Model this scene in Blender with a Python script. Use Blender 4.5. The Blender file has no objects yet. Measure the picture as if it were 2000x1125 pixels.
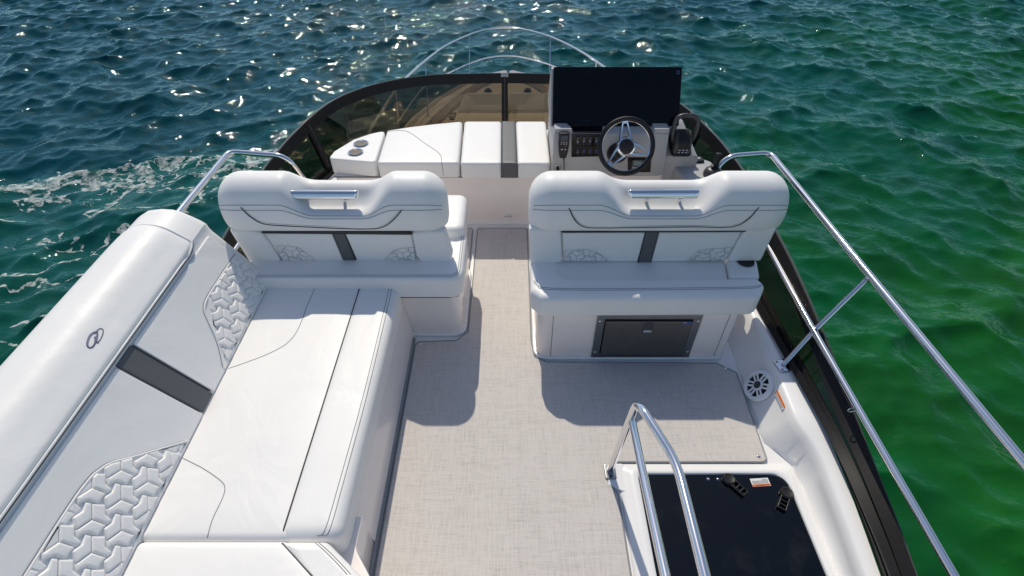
import bpy, bmesh, math, random
import numpy as np
from mathutils import Vector, Matrix
from mathutils.bvhtree import BVHTree
from mathutils.geometry import delaunay_2d_cdt

random.seed(7)
scene = bpy.context.scene
COL = scene.collection
R = math.radians

# ------------------------------------------------------------------ camera, sky, sun
F_PX, CAM_H, CX, CY = 1020.0, 2.6, 1000.0, 562.5
PITCH = math.atan((CY + 384) / F_PX)
cam_d = bpy.data.cameras.new('camera')
cam_d.sensor_width = 36.0
cam_d.lens = F_PX / 2000 * 36.0
cam_d.clip_start = 0.05
cam_d.clip_end = 6000
cam = bpy.data.objects.new('camera', cam_d)
COL.objects.link(cam)
cam.location = (0, 0, CAM_H)
cam.rotation_euler = (math.pi / 2 - PITCH, 0, 0)
scene.camera = cam

SUN = Vector((-0.17, 0.81, 1.0)).normalized()          # towards the sun
world = bpy.data.worlds.new('World')
scene.world = world
world.use_nodes = True
wn = world.node_tree.nodes
sky = wn.new('ShaderNodeTexSky')
sky.sky_type = 'NISHITA'
sky.sun_disc = False
sky.sun_elevation = math.asin(SUN.z)
sky.sun_rotation = math.atan2(SUN.x, SUN.y)
sky.air_density = 1.0
sky.dust_density = 0.7
bg = wn['Background']
bg.inputs['Strength'].default_value = 0.107
world.node_tree.links.new(sky.outputs[0], bg.inputs['Color'])

sun_d = bpy.data.lights.new('sun', 'SUN')
sun_d.energy = 3.0
sun_d.angle = R(0.53)
sun_d.color = (1.0, 0.92, 0.775)
sun_o = bpy.data.objects.new('sun', sun_d)
COL.objects.link(sun_o)
sun_o.location = (0, 0, 20)
sun_o.rotation_euler = SUN.to_track_quat('Z', 'Y').to_euler()

vs = scene.view_settings
vs.view_transform = 'Standard'
vs.look = 'None'
vs.exposure = 0.0
vs.gamma = 1.0
scene.render.engine = 'CYCLES'
cy = scene.cycles
cy.max_bounces = 14
cy.diffuse_bounces = 8
cy.glossy_bounces = 6
cy.transparent_max_bounces = 16
cy.use_denoising = True
cy.sample_clamp_indirect = 6.0
cy.caustics_reflective = False
cy.caustics_refractive = False

# ------------------------------------------------------------------ measuring helpers (photo point -> point on a plane of the place)
_c, _s = math.cos(PITCH), math.sin(PITCH)
EYE = Vector((0, 0, CAM_H))
def ray(x, y):
    u = (x - CX) / F_PX; v = (y - CY) / F_PX
    return Vector((u, _c - v * _s, -_s - v * _c))
def PZ(x, y, z): d = ray(x, y); return EYE + d * ((z - CAM_H) / d.z)
def PY(x, y, Y): d = ray(x, y); return EYE + d * (Y / d.y)
def PP(x, y, o, n): d = ray(x, y); return EYE + d * ((Vector(o) - EYE).dot(n) / d.dot(n))

# ------------------------------------------------------------------ materials
MATS = {}
class NT:
    def __init__(s, name):
        s.m = bpy.data.materials.new(name); s.m.use_nodes = True
        s.t = s.m.node_tree; s.n = s.t.nodes; s.p = s.n['Principled BSDF']; s.out = s.n['Material Output']
        MATS[name] = s.m
    def new(s, typ, **kw):
        nd = s.n.new('ShaderNode' + typ)
        for k, v in kw.items():
            if k in nd.inputs: nd.inputs[k].default_value = v
            else: setattr(nd, k, v)
        return nd
    def link(s, a, b): s.t.links.new(a, b)
    def set(s, **kw):
        for k, v in kw.items(): s.p.inputs[k.replace('_', ' ')].default_value = v
    def coord(s, scale=(1, 1, 1), kind='Object', rot=(0, 0, 0)):
        tc = s.new('TexCoord'); mp = s.new('Mapping')
        mp.inputs['Scale'].default_value = scale; mp.inputs['Rotation'].default_value = rot
        s.link(tc.outputs[kind], mp.inputs['Vector']); return mp.outputs[0]
    def noise(s, scale, detail=3, rough=0.55, vec=None, dist=0):
        nd = s.new('TexNoise'); nd.inputs['Scale'].default_value = scale
        nd.inputs['Detail'].default_value = detail; nd.inputs['Roughness'].default_value = rough
        nd.inputs['Distortion'].default_value = dist
        if vec is not None: s.link(vec, nd.inputs['Vector'])
        return nd.outputs['Fac']
    def ramp(s, fac, stops):
        nd = s.new('ValToRGB'); cr = nd.color_ramp
        while len(cr.elements) < len(stops): cr.elements.new(0.5)
        for e, (p, c) in zip(cr.elements, stops):
            e.position = p; e.color = (*c, 1) if len(c) == 3 else c
        s.link(fac, nd.inputs['Fac']); return nd.outputs['Color']
    def math(s, op, a, b=None, c=None):
        nd = s.new('Math', operation=op)
        for i, v in enumerate((a, b, c)):
            if v is None: continue
            if isinstance(v, (int, float)): nd.inputs[i].default_value = v
            else: s.link(v, nd.inputs[i])
        return nd.outputs[0]
    def mix(s, fac, a, b):
        nd = s.new('Mix', data_type='RGBA')
        for i, v in ((0, fac), (6, a), (7, b)):
            if isinstance(v, (int, float)): nd.inputs[i].default_value = v
            elif isinstance(v, tuple): nd.inputs[i].default_value = (*v, 1) if len(v) == 3 else v
            else: s.link(v, nd.inputs[i])
        return nd.outputs[2]
    def bump(s, h, strength, dist, normal=None):
        b = s.new('Bump'); b.inputs['Strength'].default_value = strength; b.inputs['Distance'].default_value = dist
        s.link(h, b.inputs['Height'])
        if normal is not None: s.link(normal, b.inputs['Normal'])
        return b.outputs[0]

def simple(name, col, rough=0.5, metal=0.0, var=0.05, scale=6, bump=0.0, bscale=200, coat=0.0, spec=0.5):
    t = NT(name)
    v = t.coord()
    f = t.noise(scale, 4, 0.6, v)
    lo = tuple(c * (1 - var) for c in col); hi = tuple(min(1, c * (1 + var)) for c in col)
    t.link(t.ramp(f, [(0.3, lo), (0.7, hi)]), t.p.inputs['Base Color'])
    r = t.noise(scale * 2.3, 3, 0.6, v)
    rr = t.new('MapRange'); rr.inputs['To Min'].default_value = max(0.01, rough * 0.85); rr.inputs['To Max'].default_value = min(1, rough * 1.15)
    t.link(r, rr.inputs['Value']); t.link(rr.outputs[0], t.p.inputs['Roughness'])
    t.set(Metallic=metal, Coat_Weight=coat, Specular_IOR_Level=spec)
    if bump:
        t.link(t.bump(t.noise(bscale, 2, 0.5, v), bump, 0.001), t.p.inputs['Normal'])
    return t.m

def vinyl(name, col):
    t = NT(name); v = t.coord()
    f = t.noise(3.0, 4, 0.6, v)
    t.link(t.ramp(f, [(0.3, tuple(c * 0.965 for c in col)), (0.7, col)]), t.p.inputs['Base Color'])
    t.set(Roughness=0.46, Specular_IOR_Level=0.4)
    n0 = t.bump(t.noise(3.2, 3, 0.55, v, 0.8), 0.45, 0.012)
    n1 = t.bump(t.noise(1.0, 4, 0.6, t.coord((22, 9, 14)), 0.6), 0.13, 0.004, n0)            # soft wrinkling of the cover
    vo = t.new('TexVoronoi'); vo.inputs['Scale'].default_value = 420; t.link(v, vo.inputs['Vector'])
    t.link(t.bump(vo.outputs['Distance'], 0.10, 0.0006, n1), t.p.inputs['Normal'])
vinyl('white_vinyl', (0.89, 0.878, 0.858))
vinyl('grey_vinyl', (0.115, 0.118, 0.125))
simple('gelcoat', (0.88, 0.815, 0.78), 0.22, var=0.02, scale=2, coat=0.3)
simple('gelcoat_white', (0.86, 0.85, 0.84), 0.2, var=0.02, scale=2, coat=0.3)
simple('console_grey', (0.42, 0.42, 0.425), 0.5, var=0.05, scale=9, bump=0.35, bscale=380)
simple('near_black', (0.022, 0.023, 0.026), 0.45, var=0.12, scale=14)
simple('frame_black', (0.010, 0.0095, 0.010), 0.42, var=0.15, scale=10, spec=0.25)
simple('black_plastic', (0.012, 0.012, 0.013), 0.42, spec=0.35, var=0.15, scale=30, bump=0.2, bscale=500)
simple('black_leather', (0.010, 0.0105, 0.012), 0.5, spec=0.3, var=0.1, scale=20, bump=0.3, bscale=600)
simple('grey_plastic', (0.055, 0.055, 0.058), 0.36, var=0.1, scale=30)
simple('icon_white', (0.5, 0.52, 0.55), 0.6)
simple('icon_blue', (0.04, 0.12, 0.40), 0.5)
simple('screen_black', (0.004, 0.004, 0.006), 0.10, var=0.05, spec=0.24)
simple('screen_panel', (0.003, 0.0032, 0.006), 0.09, var=0.05, spec=0.24)
simple('lcd_screen', (0.16, 0.24, 0.26), 0.25, var=0.06, scale=60)
simple('lcd_blue', (0.012, 0.03, 0.07), 0.2, var=0.06)
simple('chrome', (0.80, 0.80, 0.81), 0.07, metal=1.0, var=0.02, scale=12)
simple('brushed_steel', (0.34, 0.34, 0.345), 0.30, metal=1.0, var=0.08, scale=20)
simple('fridge_frame', (0.30, 0.31, 0.32), 0.32, metal=1.0, var=0.05, scale=20)
simple('fridge_door', (0.17, 0.16, 0.155), 0.36, metal=0.8, var=0.10, scale=9)
simple('piping_grey', (0.055, 0.057, 0.062), 0.5)
simple('thread', (0.21, 0.215, 0.235), 0.7)
simple('embroidery', (0.17, 0.17, 0.26), 0.6)
simple('mat_border', (0.24, 0.255, 0.27), 0.55)
simple('speaker_white', (0.84, 0.84, 0.85), 0.4)
simple('sticker_white', (0.75, 0.75, 0.74), 0.5)
simple('sticker_orange', (0.75, 0.16, 0.02), 0.5)
simple('ink', (0.03, 0.03, 0.035), 0.6)
simple('red_mark', (0.45, 0.03, 0.03), 0.5)
simple('cup_inside', (0.12, 0.105, 0.09), 0.3, metal=1.0, var=0.2, scale=30)
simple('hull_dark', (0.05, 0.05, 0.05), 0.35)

def carpet():
    t = NT('woven_carpet')
    a = t.noise(1.0, 2, 0.6, t.coord((14, 420, 60)))
    b = t.noise(1.0, 2, 0.6, t.coord((420, 14, 60)))
    c = t.noise(1.0, 2, 0.6, t.coord((3.0, 60, 30)))
    d = t.noise(1.0, 2, 0.6, t.coord((60, 3.0, 30)))
    s = t.math('ADD', t.math('MULTIPLY', t.math('ADD', a, b), 0.78), t.math('MULTIPLY', t.math('ADD', c, d), 0.22))
    blot = t.noise(1.6, 4, 0.6, t.coord())
    s2 = t.math('ADD', s, t.math('MULTIPLY', t.math('SUBTRACT', blot, 0.5), 0.16))
    col = t.ramp(s2, [(0.64, (0.42, 0.388, 0.363)), (0.98, (0.605, 0.567, 0.533)), (1.0, (0.64, 0.60, 0.565))])
    rust = t.ramp(t.noise(1.0, 2, 0.7, t.coord((6, 300, 50))), [(0.60, (0, 0, 0)), (0.70, (1, 1, 1))])
    col = t.mix(t.math('MULTIPLY', rust, 0.25), col, (0.40, 0.30, 0.24))
    t.link(col, t.p.inputs['Base Color'])
    t.set(Roughness=0.75, Specular_IOR_Level=0.25)
    t.link(t.bump(t.math('ADD', a, b), 0.6, 0.0015), t.p.inputs['Normal'])
carpet()

def tint(name, trans, spec=1.0, rough=0.02, ior=1.45):
    t = NT(name); t.n.remove(t.p)
    tr = t.new('BsdfTransparent'); tr.inputs['Color'].default_value = (*trans, 1)
    gl = t.new('BsdfGlossy'); gl.inputs['Roughness'].default_value = rough
    gl.inputs['Color'].default_value = (spec, spec, spec, 1)
    fr = t.new('Fresnel'); geo = t.new('NewGeometry'); t.link(t.math('ADD', ior, t.math('MULTIPLY', geo.outputs['Backfacing'], 1 / ior - ior)), fr.inputs['IOR'])
    smear = t.noise(1.0, 3, 0.6, t.coord((5, 5, 1.2)))
    df = t.new('BsdfDiffuse'); df.inputs['Color'].default_value = (0.35, 0.35, 0.33, 1)
    m0 = t.new('MixShader'); t.link(t.ramp(smear, [(0.55, (0, 0, 0)), (0.85, (0.035, 0.035, 0.035))]), m0.inputs[0])
    t.link(tr.outputs[0], m0.inputs[1]); t.link(df.outputs[0], m0.inputs[2])
    mx = t.new('MixShader'); t.link(fr.outputs[0], mx.inputs[0]); t.link(m0.outputs[0], mx.inputs[1]); t.link(gl.outputs[0], mx.inputs[2])
    t.link(mx.outputs[0], t.out.inputs['Surface'])
tint('tinted_glass', (0.40, 0.35, 0.265), 1.0)
tint('hatch_glass', (0.15, 0.19, 0.23), 0.95, 0.03, 1.52)

def water():
    t = NT('sea_water')
    v = t.coord()
    sep = t.new('SeparateXYZ'); t.link(v, sep.inputs[0]); X, Y = sep.outputs[0], sep.outputs[1]
    # colour of the water over sand and weed: greener to starboard, deeper blue-green to port and ahead
    g = t.math('ADD', t.math('MULTIPLY', X, 0.026), t.math('MULTIPLY', Y, -0.030))
    g = t.math('ADD', g, t.math('MULTIPLY', t.math('SUBTRACT', t.noise(0.11, 4, 0.6, v, 0.6), 0.5), 0.9))
    g = t.math('ADD', g, 0.66)
    deep = t.ramp(g, [(0.05, (0.0004, 0.050, 0.066)), (0.36, (0.0006, 0.074, 0.052)), (0.58, (0.0022, 0.084, 0.016)), (0.90, (0.018, 0.130, 0.002))])
    weed = t.ramp(t.noise(0.55, 5, 0.65, v, 1.0), [(0.40, (0, 0, 0)), (0.66, (1, 1, 1))])
    deep = t.mix(t.math('MULTIPLY', weed, 0.45), deep, t.mix(0.55, deep, (0.010, 0.016, 0.008)))
    # foam: lacy veins and flecks inside the wake that spreads from the port bow
    vw = t.coord((0.50, 1.35, 1.0), rot=(0, 0, R(-16)))
    nz = t.new('TexNoise'); nz.inputs['Scale'].default_value = 0.8; nz.inputs['Detail'].default_value = 4; t.link(v, nz.inputs['Vector'])
    sc_ = t.new('VectorMath', operation='SCALE'); sc_.inputs['Scale'].default_value = 1.9
    w = t.new('VectorMath', operation='ADD')
    t.link(nz.outputs['Color'], sc_.inputs[0]); t.link(vw, w.inputs[0]); t.link(sc_.outputs[0], w.inputs[1])
    vor = t.new('TexVoronoi', feature='DISTANCE_TO_EDGE'); vor.inputs['Scale'].default_value = 0.95; t.link(w.outputs[0], vor.inputs['Vector'])
    vor2 = t.new('TexVoronoi', feature='DISTANCE_TO_EDGE'); vor2.inputs['Scale'].default_value = 3.0; t.link(w.outputs[0], vor2.inputs['Vector'])
    vor3 = t.new('TexVoronoi'); vor3.inputs['Scale'].default_value = 5.5; t.link(w.outputs[0], vor3.inputs['Vector'])
    fine = t.noise(7, 5, 0.7, v)
    ax = t.math('SUBTRACT', 11.9, t.math('MULTIPLY', t.math('SUBTRACT', -5.4, X), 0.30))
    dist = t.math('SUBTRACT', ax, Y)                                              # metres aft of the wake's leading edge
    lead = t.math('SUBTRACT', 1.0, t.math('DIVIDE', t.math('ABSOLUTE', t.math('SUBTRACT', dist, 0.25)), t.math('ADD', 0.45, t.math('MULTIPLY', t.math('MAXIMUM', t.math('SUBTRACT', -5.2, X), 0), 0.09))))
    lead = t.math('MAXIMUM', lead, 0)
    inside = t.math('MULTIPLY', t.math('GREATER_THAN', dist, -0.1), t.math('MAXIMUM', t.math('SUBTRACT', 1.0, t.math('DIVIDE', dist, 9.0)), 0))
    side = t.math('LESS_THAN', X, -3.6)
    patch = t.ramp(t.noise(0.62, 4, 0.6, v, 0.5), [(0.38, (0, 0, 0)), (0.62, (1, 1, 1))])
    dens = t.math('ADD', t.math('MULTIPLY', lead, 0.34), t.math('MULTIPLY', t.math('MULTIPLY', inside, patch), 0.66))
    dens = t.math('MULTIPLY', dens, side)
    jit = t.math('MULTIPLY', t.math('SUBTRACT', fine, 0.52), 0.13)
    f1 = t.math('LESS_THAN', vor.outputs[0], t.math('ADD', t.math('MULTIPLY', dens, 0.12), jit))
    f2 = t.math('LESS_THAN', vor2.outputs[0], t.math('ADD', t.math('SUBTRACT', t.math('MULTIPLY', dens, 0.20), 0.085), jit))
    f3 = t.math('LESS_THAN', vor3.outputs['Distance'], t.math('ADD', t.math('SUBTRACT', t.math('MULTIPLY', dens, 0.55), 0.20), jit))
    foam = t.math('MULTIPLY', t.math('MAXIMUM', t.math('MAXIMUM', f1, f2), f3), t.math('GREATER_THAN', dens, 0.12))
    foam = t.math('MULTIPLY', foam, t.ramp(fine, [(0.38, (0.05, 0.05, 0.05)), (0.62, (1, 1, 1))]))
    deep = t.mix(t.math('MULTIPLY', t.math('ADD', dens, t.math('MULTIPLY', t.math('MULTIPLY', inside, side), 0.35)), 0.20), deep, (0.03, 0.22, 0.13))         # aerated water is paler
    col = t.mix(t.math('MULTIPLY', foam, 0.86), deep, (0.66, 0.69, 0.67))
    r1 = t.noise(1.0, 1, 0.5, t.coord((8, 13, 1), rot=(0, 0, R(-12))), 0.4)
    r2 = t.noise(1.0, 2, 0.6, t.coord((26, 40, 1), rot=(0, 0, R(14))), 0.3)
    r0 = t.noise(1.0, 3, 0.55, t.coord((2.0, 3.6, 1), rot=(0, 0, R(20))), 0.6)
    nb = t.bump(r0, 0.24, 0.075)
    nb = t.bump(r1, 0.42, 0.028, nb)
    nb = t.bump(r2, 0.15, 0.006, nb)
    t.n.remove(t.p)
    df = t.new('BsdfDiffuse'); t.link(col, df.inputs['Color'])
    gl = t.new('BsdfGlossy'); gl.inputs['Color'].default_value = (0.68, 0.92, 1.0, 1); gl.inputs['Roughness'].default_value = 0.032
    fr = t.new('Fresnel'); fr.inputs['IOR'].default_value = 1.333
    t.link(nb, gl.inputs['Normal']); t.link(nb, fr.inputs['Normal'])
    fac = t.math('MULTIPLY', t.math('MULTIPLY', fr.outputs[0], 0.88), t.math('SUBTRACT', 1.0, t.math('MULTIPLY', foam, 0.9)))
    mx = t.new('MixShader'); t.link(fac, mx.inputs[0]); t.link(df.outputs[0], mx.inputs[1]); t.link(gl.outputs[0], mx.inputs[2])
    t.link(mx.outputs[0], t.out.inputs['Surface'])
water()

# ------------------------------------------------------------------ object helpers
def tag(o, label=None, cat=None, group=None, kind=None):
    if label: o['label'] = label
    if cat: o['category'] = cat
    if group: o['group'] = group
    if kind: o['kind'] = kind
    return o
def thing(name, label, cat, loc=(0, 0, 0), group=None):
    o = bpy.data.objects.new(name, None); COL.objects.link(o)
    o.empty_display_size = 0.1
    o.location = loc
    return tag(o, label, cat, group)
def world_loc(o):
    p = Vector((0, 0, 0))
    while o is not None:
        p += Vector(o.location); o = o.parent
    return p
def obj(name, verts, faces, mat, parent=None, smooth=True, angle=38):
    """one mesh object; verts are in world space and are stored relative to the parent's base"""
    off = world_loc(parent) if parent is not None else Vector((0, 0, 0))
    me = bpy.data.meshes.new(name)
    me.from_pydata([(v[0] - off.x, v[1] - off.y, v[2] - off.z) for v in verts], [], faces)
    bm = bmesh.new(); bm.from_mesh(me)
    bmesh.ops.remove_doubles(bm, verts=bm.verts, dist=1e-5)
    bmesh.ops.recalc_face_normals(bm, faces=bm.faces)
    for f in bm.faces: f.smooth = smooth
    bm.to_mesh(me); bm.free()
    if smooth: me.set_sharp_from_angle(angle=R(angle))
    me.materials.append(MATS[mat])
    o = bpy.data.objects.new(name, me); COL.objects.link(o)
    if parent is not None: o.parent = parent
    return o

class Geo:
    def __init__(s): s.v = []; s.f = []
    def add(s, vf):
        v, f = vf; n = len(s.v); s.v += [Vector(p) for p in v]; s.f += [tuple(i + n for i in q) for q in f]; return s
    def obj(s, name, mat, parent=None, **k): return obj(name, s.v, s.f, mat, parent, **k)

IDENT = (Vector((0, 0, 0)), Vector((1, 0, 0)), Vector((0, 1, 0)), Vector((0, 0, 1)))
def frame(o, ex, ey):
    ex = Vector(ex).normalized(); ey = Vector(ey); ey = (ey - ex * ey.dot(ex)).normalized()
    return (Vector(o), ex, ey, ex.cross(ey))
def fmap(fr, p): return fr[0] + fr[1] * p[0] + fr[2] * p[1] + fr[3] * p[2]

def offset_round(poly, inset, rad, seg=5):
    n = len(poly); P = [Vector((p[0], p[1])) for p in poly]
    area = sum(P[i].x * P[(i + 1) % n].y - P[(i + 1) % n].x * P[i].y for i in range(n))
    if area < 0: P.reverse()
    rads = rad if isinstance(rad, (list, tuple)) else [rad] * n
    if area < 0 and isinstance(rad, (list, tuple)): rads = list(reversed(rads))
    off = []
    for i in range(n):
        a, b, c = P[i - 1], P[i], P[(i + 1) % n]
        d1 = (b - a).normalized(); d2 = (c - b).normalized()
        n1 = Vector((-d1.y, d1.x)); n2 = Vector((-d2.y, d2.x))
        m = n1 + n2
        k = inset / max(0.25, (1 + n1.dot(n2)))
        off.append(b + m * k)
    out = []
    for i in range(n):
        a, b, c = off[i - 1], off[i], off[(i + 1) % n]
        d1 = (b - a); d2 = (c - b); l1, l2 = d1.length, d2.length
        d1.normalize(); d2.normalize()
        cr = d1.x * d2.y - d1.y * d2.x
        ang = math.acos(max(-1, min(1, d1.dot(d2))))
        r = rads[i]
        r = max(0.002, r - inset) if cr > 0 else r + inset
        tl = min(r * math.tan(ang / 2), l1 * 0.49, l2 * 0.49)
        p0 = b - d1 * tl; p1 = b + d2 * tl
        for k in range(seg + 1):
            t = k / seg
            out.append(p0 * (1 - t) ** 2 + b * 2 * t * (1 - t) + p1 * t * t)
    return out

def soft(poly, z0, z1, r=0.03, rb=None, R_=0.04, crown=0.0, seg=4, cseg=5, fr=IDENT, holes=None):
    """padded slab: outline in the frame's plane, thickness along its normal, rounded rims"""
    rb = r if rb is None else rb
    rings = []
    for k in range(seg + 1):
        a = math.pi / 2 * k / seg
        rings.append((rb * (1 - math.sin(a)), z0 + rb * (1 - math.cos(a))))
    for k in range(seg + 1):
        a = math.pi / 2 * k / seg
        rings.append((r * (1 - math.cos(a)), z1 - r + r * math.sin(a)))
    nP = len(poly); A2 = abs(sum(poly[i][0] * poly[(i + 1) % nP][1] - poly[(i + 1) % nP][0] * poly[i][1] for i in range(nP)))
    per = sum(math.hypot(poly[i][0] - poly[i - 1][0], poly[i][1] - poly[i - 1][1]) for i in range(nP))
    room = 0.40 * A2 / per - r
    if crown and room > 0.02:
        q1 = min(0.12, room)
        for q in (0.25, 0.6, 1.0): rings.append((r + q * q1, z1 + crown * (q1 / 0.12) * (1 - (1 - q) ** 2)))
    room2 = 0.45 * A2 / per - rings[-1][0]
    if room2 > 0.0005: rings.append((rings[-1][0] + min(0.004, room2), rings[-1][1]))
    if 0.45 * A2 / per - rb > 0.0005: rings.insert(0, (rb + min(0.004, 0.45 * A2 / per - rb), z0))
    V, Fc, n = [], [], None
    for ins, z in rings:
        pts = offset_round(poly, ins, R_, cseg); n = len(pts)
        V += [fmap(fr, (p.x, p.y, z)) for p in pts]
    for j in range(len(rings) - 1):
        for i in range(n):
            a = j * n + i; b = j * n + (i + 1) % n
            Fc.append((a, b, b + n, a + n))
    Fc.append(tuple(reversed(range(n))))
    top0 = (len(rings) - 1) * n
    if not holes:
        Fc.append(tuple(range(top0, top0 + n))); return V, Fc
    pts = offset_round(poly, rings[-1][0], R_, cseg); zt = rings[-1][1]
    C = [Vector((p.x, p.y)) for p in pts]; E_ = [(i, (i + 1) % n) for i in range(n)]
    for hx, hy, hr in holes:
        b = len(C); C += [Vector((hx + hr * math.cos(2 * math.pi * i / 32), hy + hr * math.sin(2 * math.pi * i / 32))) for i in range(32)]
        E_ += [(b + i, b + (i + 1) % 32) for i in range(32)]
    cv, ce, cf, *_ = delaunay_2d_cdt(C, E_, [], 0, 1e-6)
    base = len(V); V += [fmap(fr, (p.x, p.y, zt)) for p in cv]
    for f in cf:
        c = sum((cv[i] for i in f), Vector((0, 0))) / len(f)
        if any(math.hypot(c.x - hx, c.y - hy) < hr * 0.995 for hx, hy, hr in holes): continue
        ins = False
        for i in range(n):
            a, b = C[i], C[(i - 1) % n]
            if (a.y > c.y) != (b.y > c.y) and c.x < (b.x - a.x) * (c.y - a.y) / (b.y - a.y) + a.x: ins = not ins
        if ins: Fc.append(tuple(base + i for i in f))
    return V, Fc

def sbox(c, s, r=0.004, fr=IDENT, seg=2):
    x, y, z = c; a, b, d = s[0] / 2, s[1] / 2, s[2] / 2
    r = min(r, a * 0.9, b * 0.9, d * 0.9)
    return soft([(x - a, y - b), (x + a, y - b), (x + a, y + b), (x - a, y + b)], z - d, z + d, r, r, r, 0, seg, 3, fr)

def fillet(pts, rad, seg=7):
    pts = [Vector(p) for p in pts]; out = [pts[0]]
    for i in range(1, len(pts) - 1):
        a, b, c = pts[i - 1], pts[i], pts[i + 1]
        d1 = (a - b); d2 = (c - b); t = min(rad, d1.length * 0.49, d2.length * 0.49)
        p0 = b + d1.normalized() * t; p1 = b + d2.normalized() * t
        for k in range(seg + 1):
            u = k / seg; out.append(p0 * (1 - u) ** 2 + b * 2 * u * (1 - u) + p1 * u * u)
    out.append(pts[-1]); return out

def smooth_line(pts, sub=6, closed=False):
    pts = [Vector(p) for p in pts]; n = len(pts); out = []
    rng = range(n) if closed else range(n - 1)
    for i in rng:
        if closed: a, b, c, d = pts[i - 1], pts[i], pts[(i + 1) % n], pts[(i + 2) % n]
        else: a, b, c, d = pts[max(0, i - 1)], pts[i], pts[i + 1], pts[min(n - 1, i + 2)]
        for k in range(sub):
            t = k / sub
            out.append(0.5 * ((2 * b) + (c - a) * t + (2 * a - 5 * b + 4 * c - d) * t * t + (3 * b - a - 3 * c + d) * t ** 3))
    if not closed: out.append(pts[-1])
    return out

def tube(pts, r, seg=12, closed=False, caps=True, flat=None):
    pts = [Vector(p) for p in pts]; n = len(pts)
    V, Fc = [], []
    def tan(i):
        if closed: return (pts[(i + 1) % n] - pts[i - 1]).normalized()
        return (pts[min(n - 1, i + 1)] - pts[max(0, i - 1)]).normalized()
    t = tan(0); up = Vector((0, 0, 1)) if abs(t.z) < 0.9 else Vector((1, 0, 0))
    nrm = (up - t * up.dot(t)).normalized()
    for i in range(n):
        t = tan(i); nrm = (nrm - t * nrm.dot(t)).normalized(); bi = t.cross(nrm)
        rr = r[i] if isinstance(r, (list, tuple)) else r
        for k in range(seg):
            a = 2 * math.pi * k / seg
            V.append(pts[i] + nrm * math.cos(a) * rr * (flat or 1) + bi * math.sin(a) * rr)
    for i in range(n if closed else n - 1):
        for k in range(seg):
            a = i * seg + k; b = i * seg + (k + 1) % seg
            c = ((i + 1) % n) * seg + (k + 1) % seg; d = ((i + 1) % n) * seg + k
            Fc.append((a, b, c, d))
    if caps and not closed:
        Fc.append(tuple(reversed(range(seg)))); Fc.append(tuple(range((n - 1) * seg, n * seg)))
    return V, Fc

def lathe(prof, fr=IDENT, seg=28, sx=1.0, sy=1.0):
    """profile (radius, height) turned about the frame's normal"""
    V, Fc = [], []; n = len(prof)
    for k in range(seg):
        a = 2 * math.pi * k / seg
        for r, h in prof: V.append(fmap(fr, (r * math.cos(a) * sx, r * math.sin(a) * sy, h)))
    for k in range(seg):
        m = (k + 1) % seg
        for j in range(n - 1): Fc.append((k * n + j, m * n + j, m * n + j + 1, k * n + j + 1))
    if prof[0][0] > 1e-4: Fc.append(tuple(k * n for k in reversed(range(seg))))
    if prof[-1][0] > 1e-4: Fc.append(tuple(k * n + n - 1 for k in range(seg)))
    return V, Fc

def loft(sections, closed_profile=False, caps=False):
    V, Fc = [], []; n = len(sections[0])
    for s in sections: V += [Vector(p) for p in s]
    for j in range(len(sections) - 1):
        for i in range(n if closed_profile else n - 1):
            a = j * n + i; b = j * n + (i + 1) % n
            Fc.append((a, b, b + n, a + n))
    if caps:
        Fc.append(tuple(reversed(range(n)))); m = (len(sections) - 1) * n; Fc.append(tuple(range(m, m + n)))
    return V, Fc

def plate(poly, thick, fr=IDENT, z=0.0):
    n = len(poly)
    V = [fmap(fr, (p[0], p[1], z)) for p in poly] + [fmap(fr, (p[0], p[1], z + thick)) for p in poly]
    Fc = [tuple(reversed(range(n))), tuple(range(n, 2 * n))] + [(i, (i + 1) % n, (i + 1) % n + n, i + n) for i in range(n)]
    return V, Fc

def text(name, body, size, fr, mat, parent, align='CENTER', depth=0.0004):
    cu = bpy.data.curves.new(name, 'FONT'); cu.body = body; cu.size = size; cu.align_x = align; cu.align_y = 'CENTER'
    cu.extrude = depth; cu.resolution_u = 3
    tmp = bpy.data.objects.new('tmp_text', cu); COL.objects.link(tmp)
    dg = bpy.context.evaluated_depsgraph_get(); me = bpy.data.meshes.new_from_object(tmp.evaluated_get(dg))
    vs_ = [fmap(fr, v.co) for v in me.vertices]; fs = [tuple(p.vertices) for p in me.polygons]
    bpy.data.objects.remove(tmp); bpy.data.curves.remove(cu); bpy.data.meshes.remove(me)
    return obj(name, vs_, fs, mat, parent, smooth=False)

class Surf:
    """finds where a line of sight meets a built surface, so that a seam can be laid on it"""
    def __init__(s, geo): s.b = BVHTree.FromPolygons([tuple(v) for v in geo.v], geo.f)
    def at(s, x, y, lift=0.002):
        h = s.b.ray_cast(EYE, ray(x, y).normalized())
        if h[0] is None: return None
        n = h[1] if h[1].dot(EYE - h[0]) > 0 else -h[1]
        return h[0] + n * lift
    def line(s, pts, lift=0.002, sub=8):
        P = smooth_line([Vector((x, y, 0)) for x, y in pts], sub)
        return [q for q in (s.at(p.x, p.y, lift) for p in P) if q is not None]
    def drop(s, p, d, lift=0.002):
        h = s.b.ray_cast(Vector(p), Vector(d).normalized())
        if h[0] is None: return None
        n = h[1] if h[1].dot(Vector(d)) < 0 else -h[1]
        return h[0] + n * lift

XC = -0.07                                         # the boat's centreline
def mir(x): return 2 * XC - x
SEA_Z = -3.6

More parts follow.
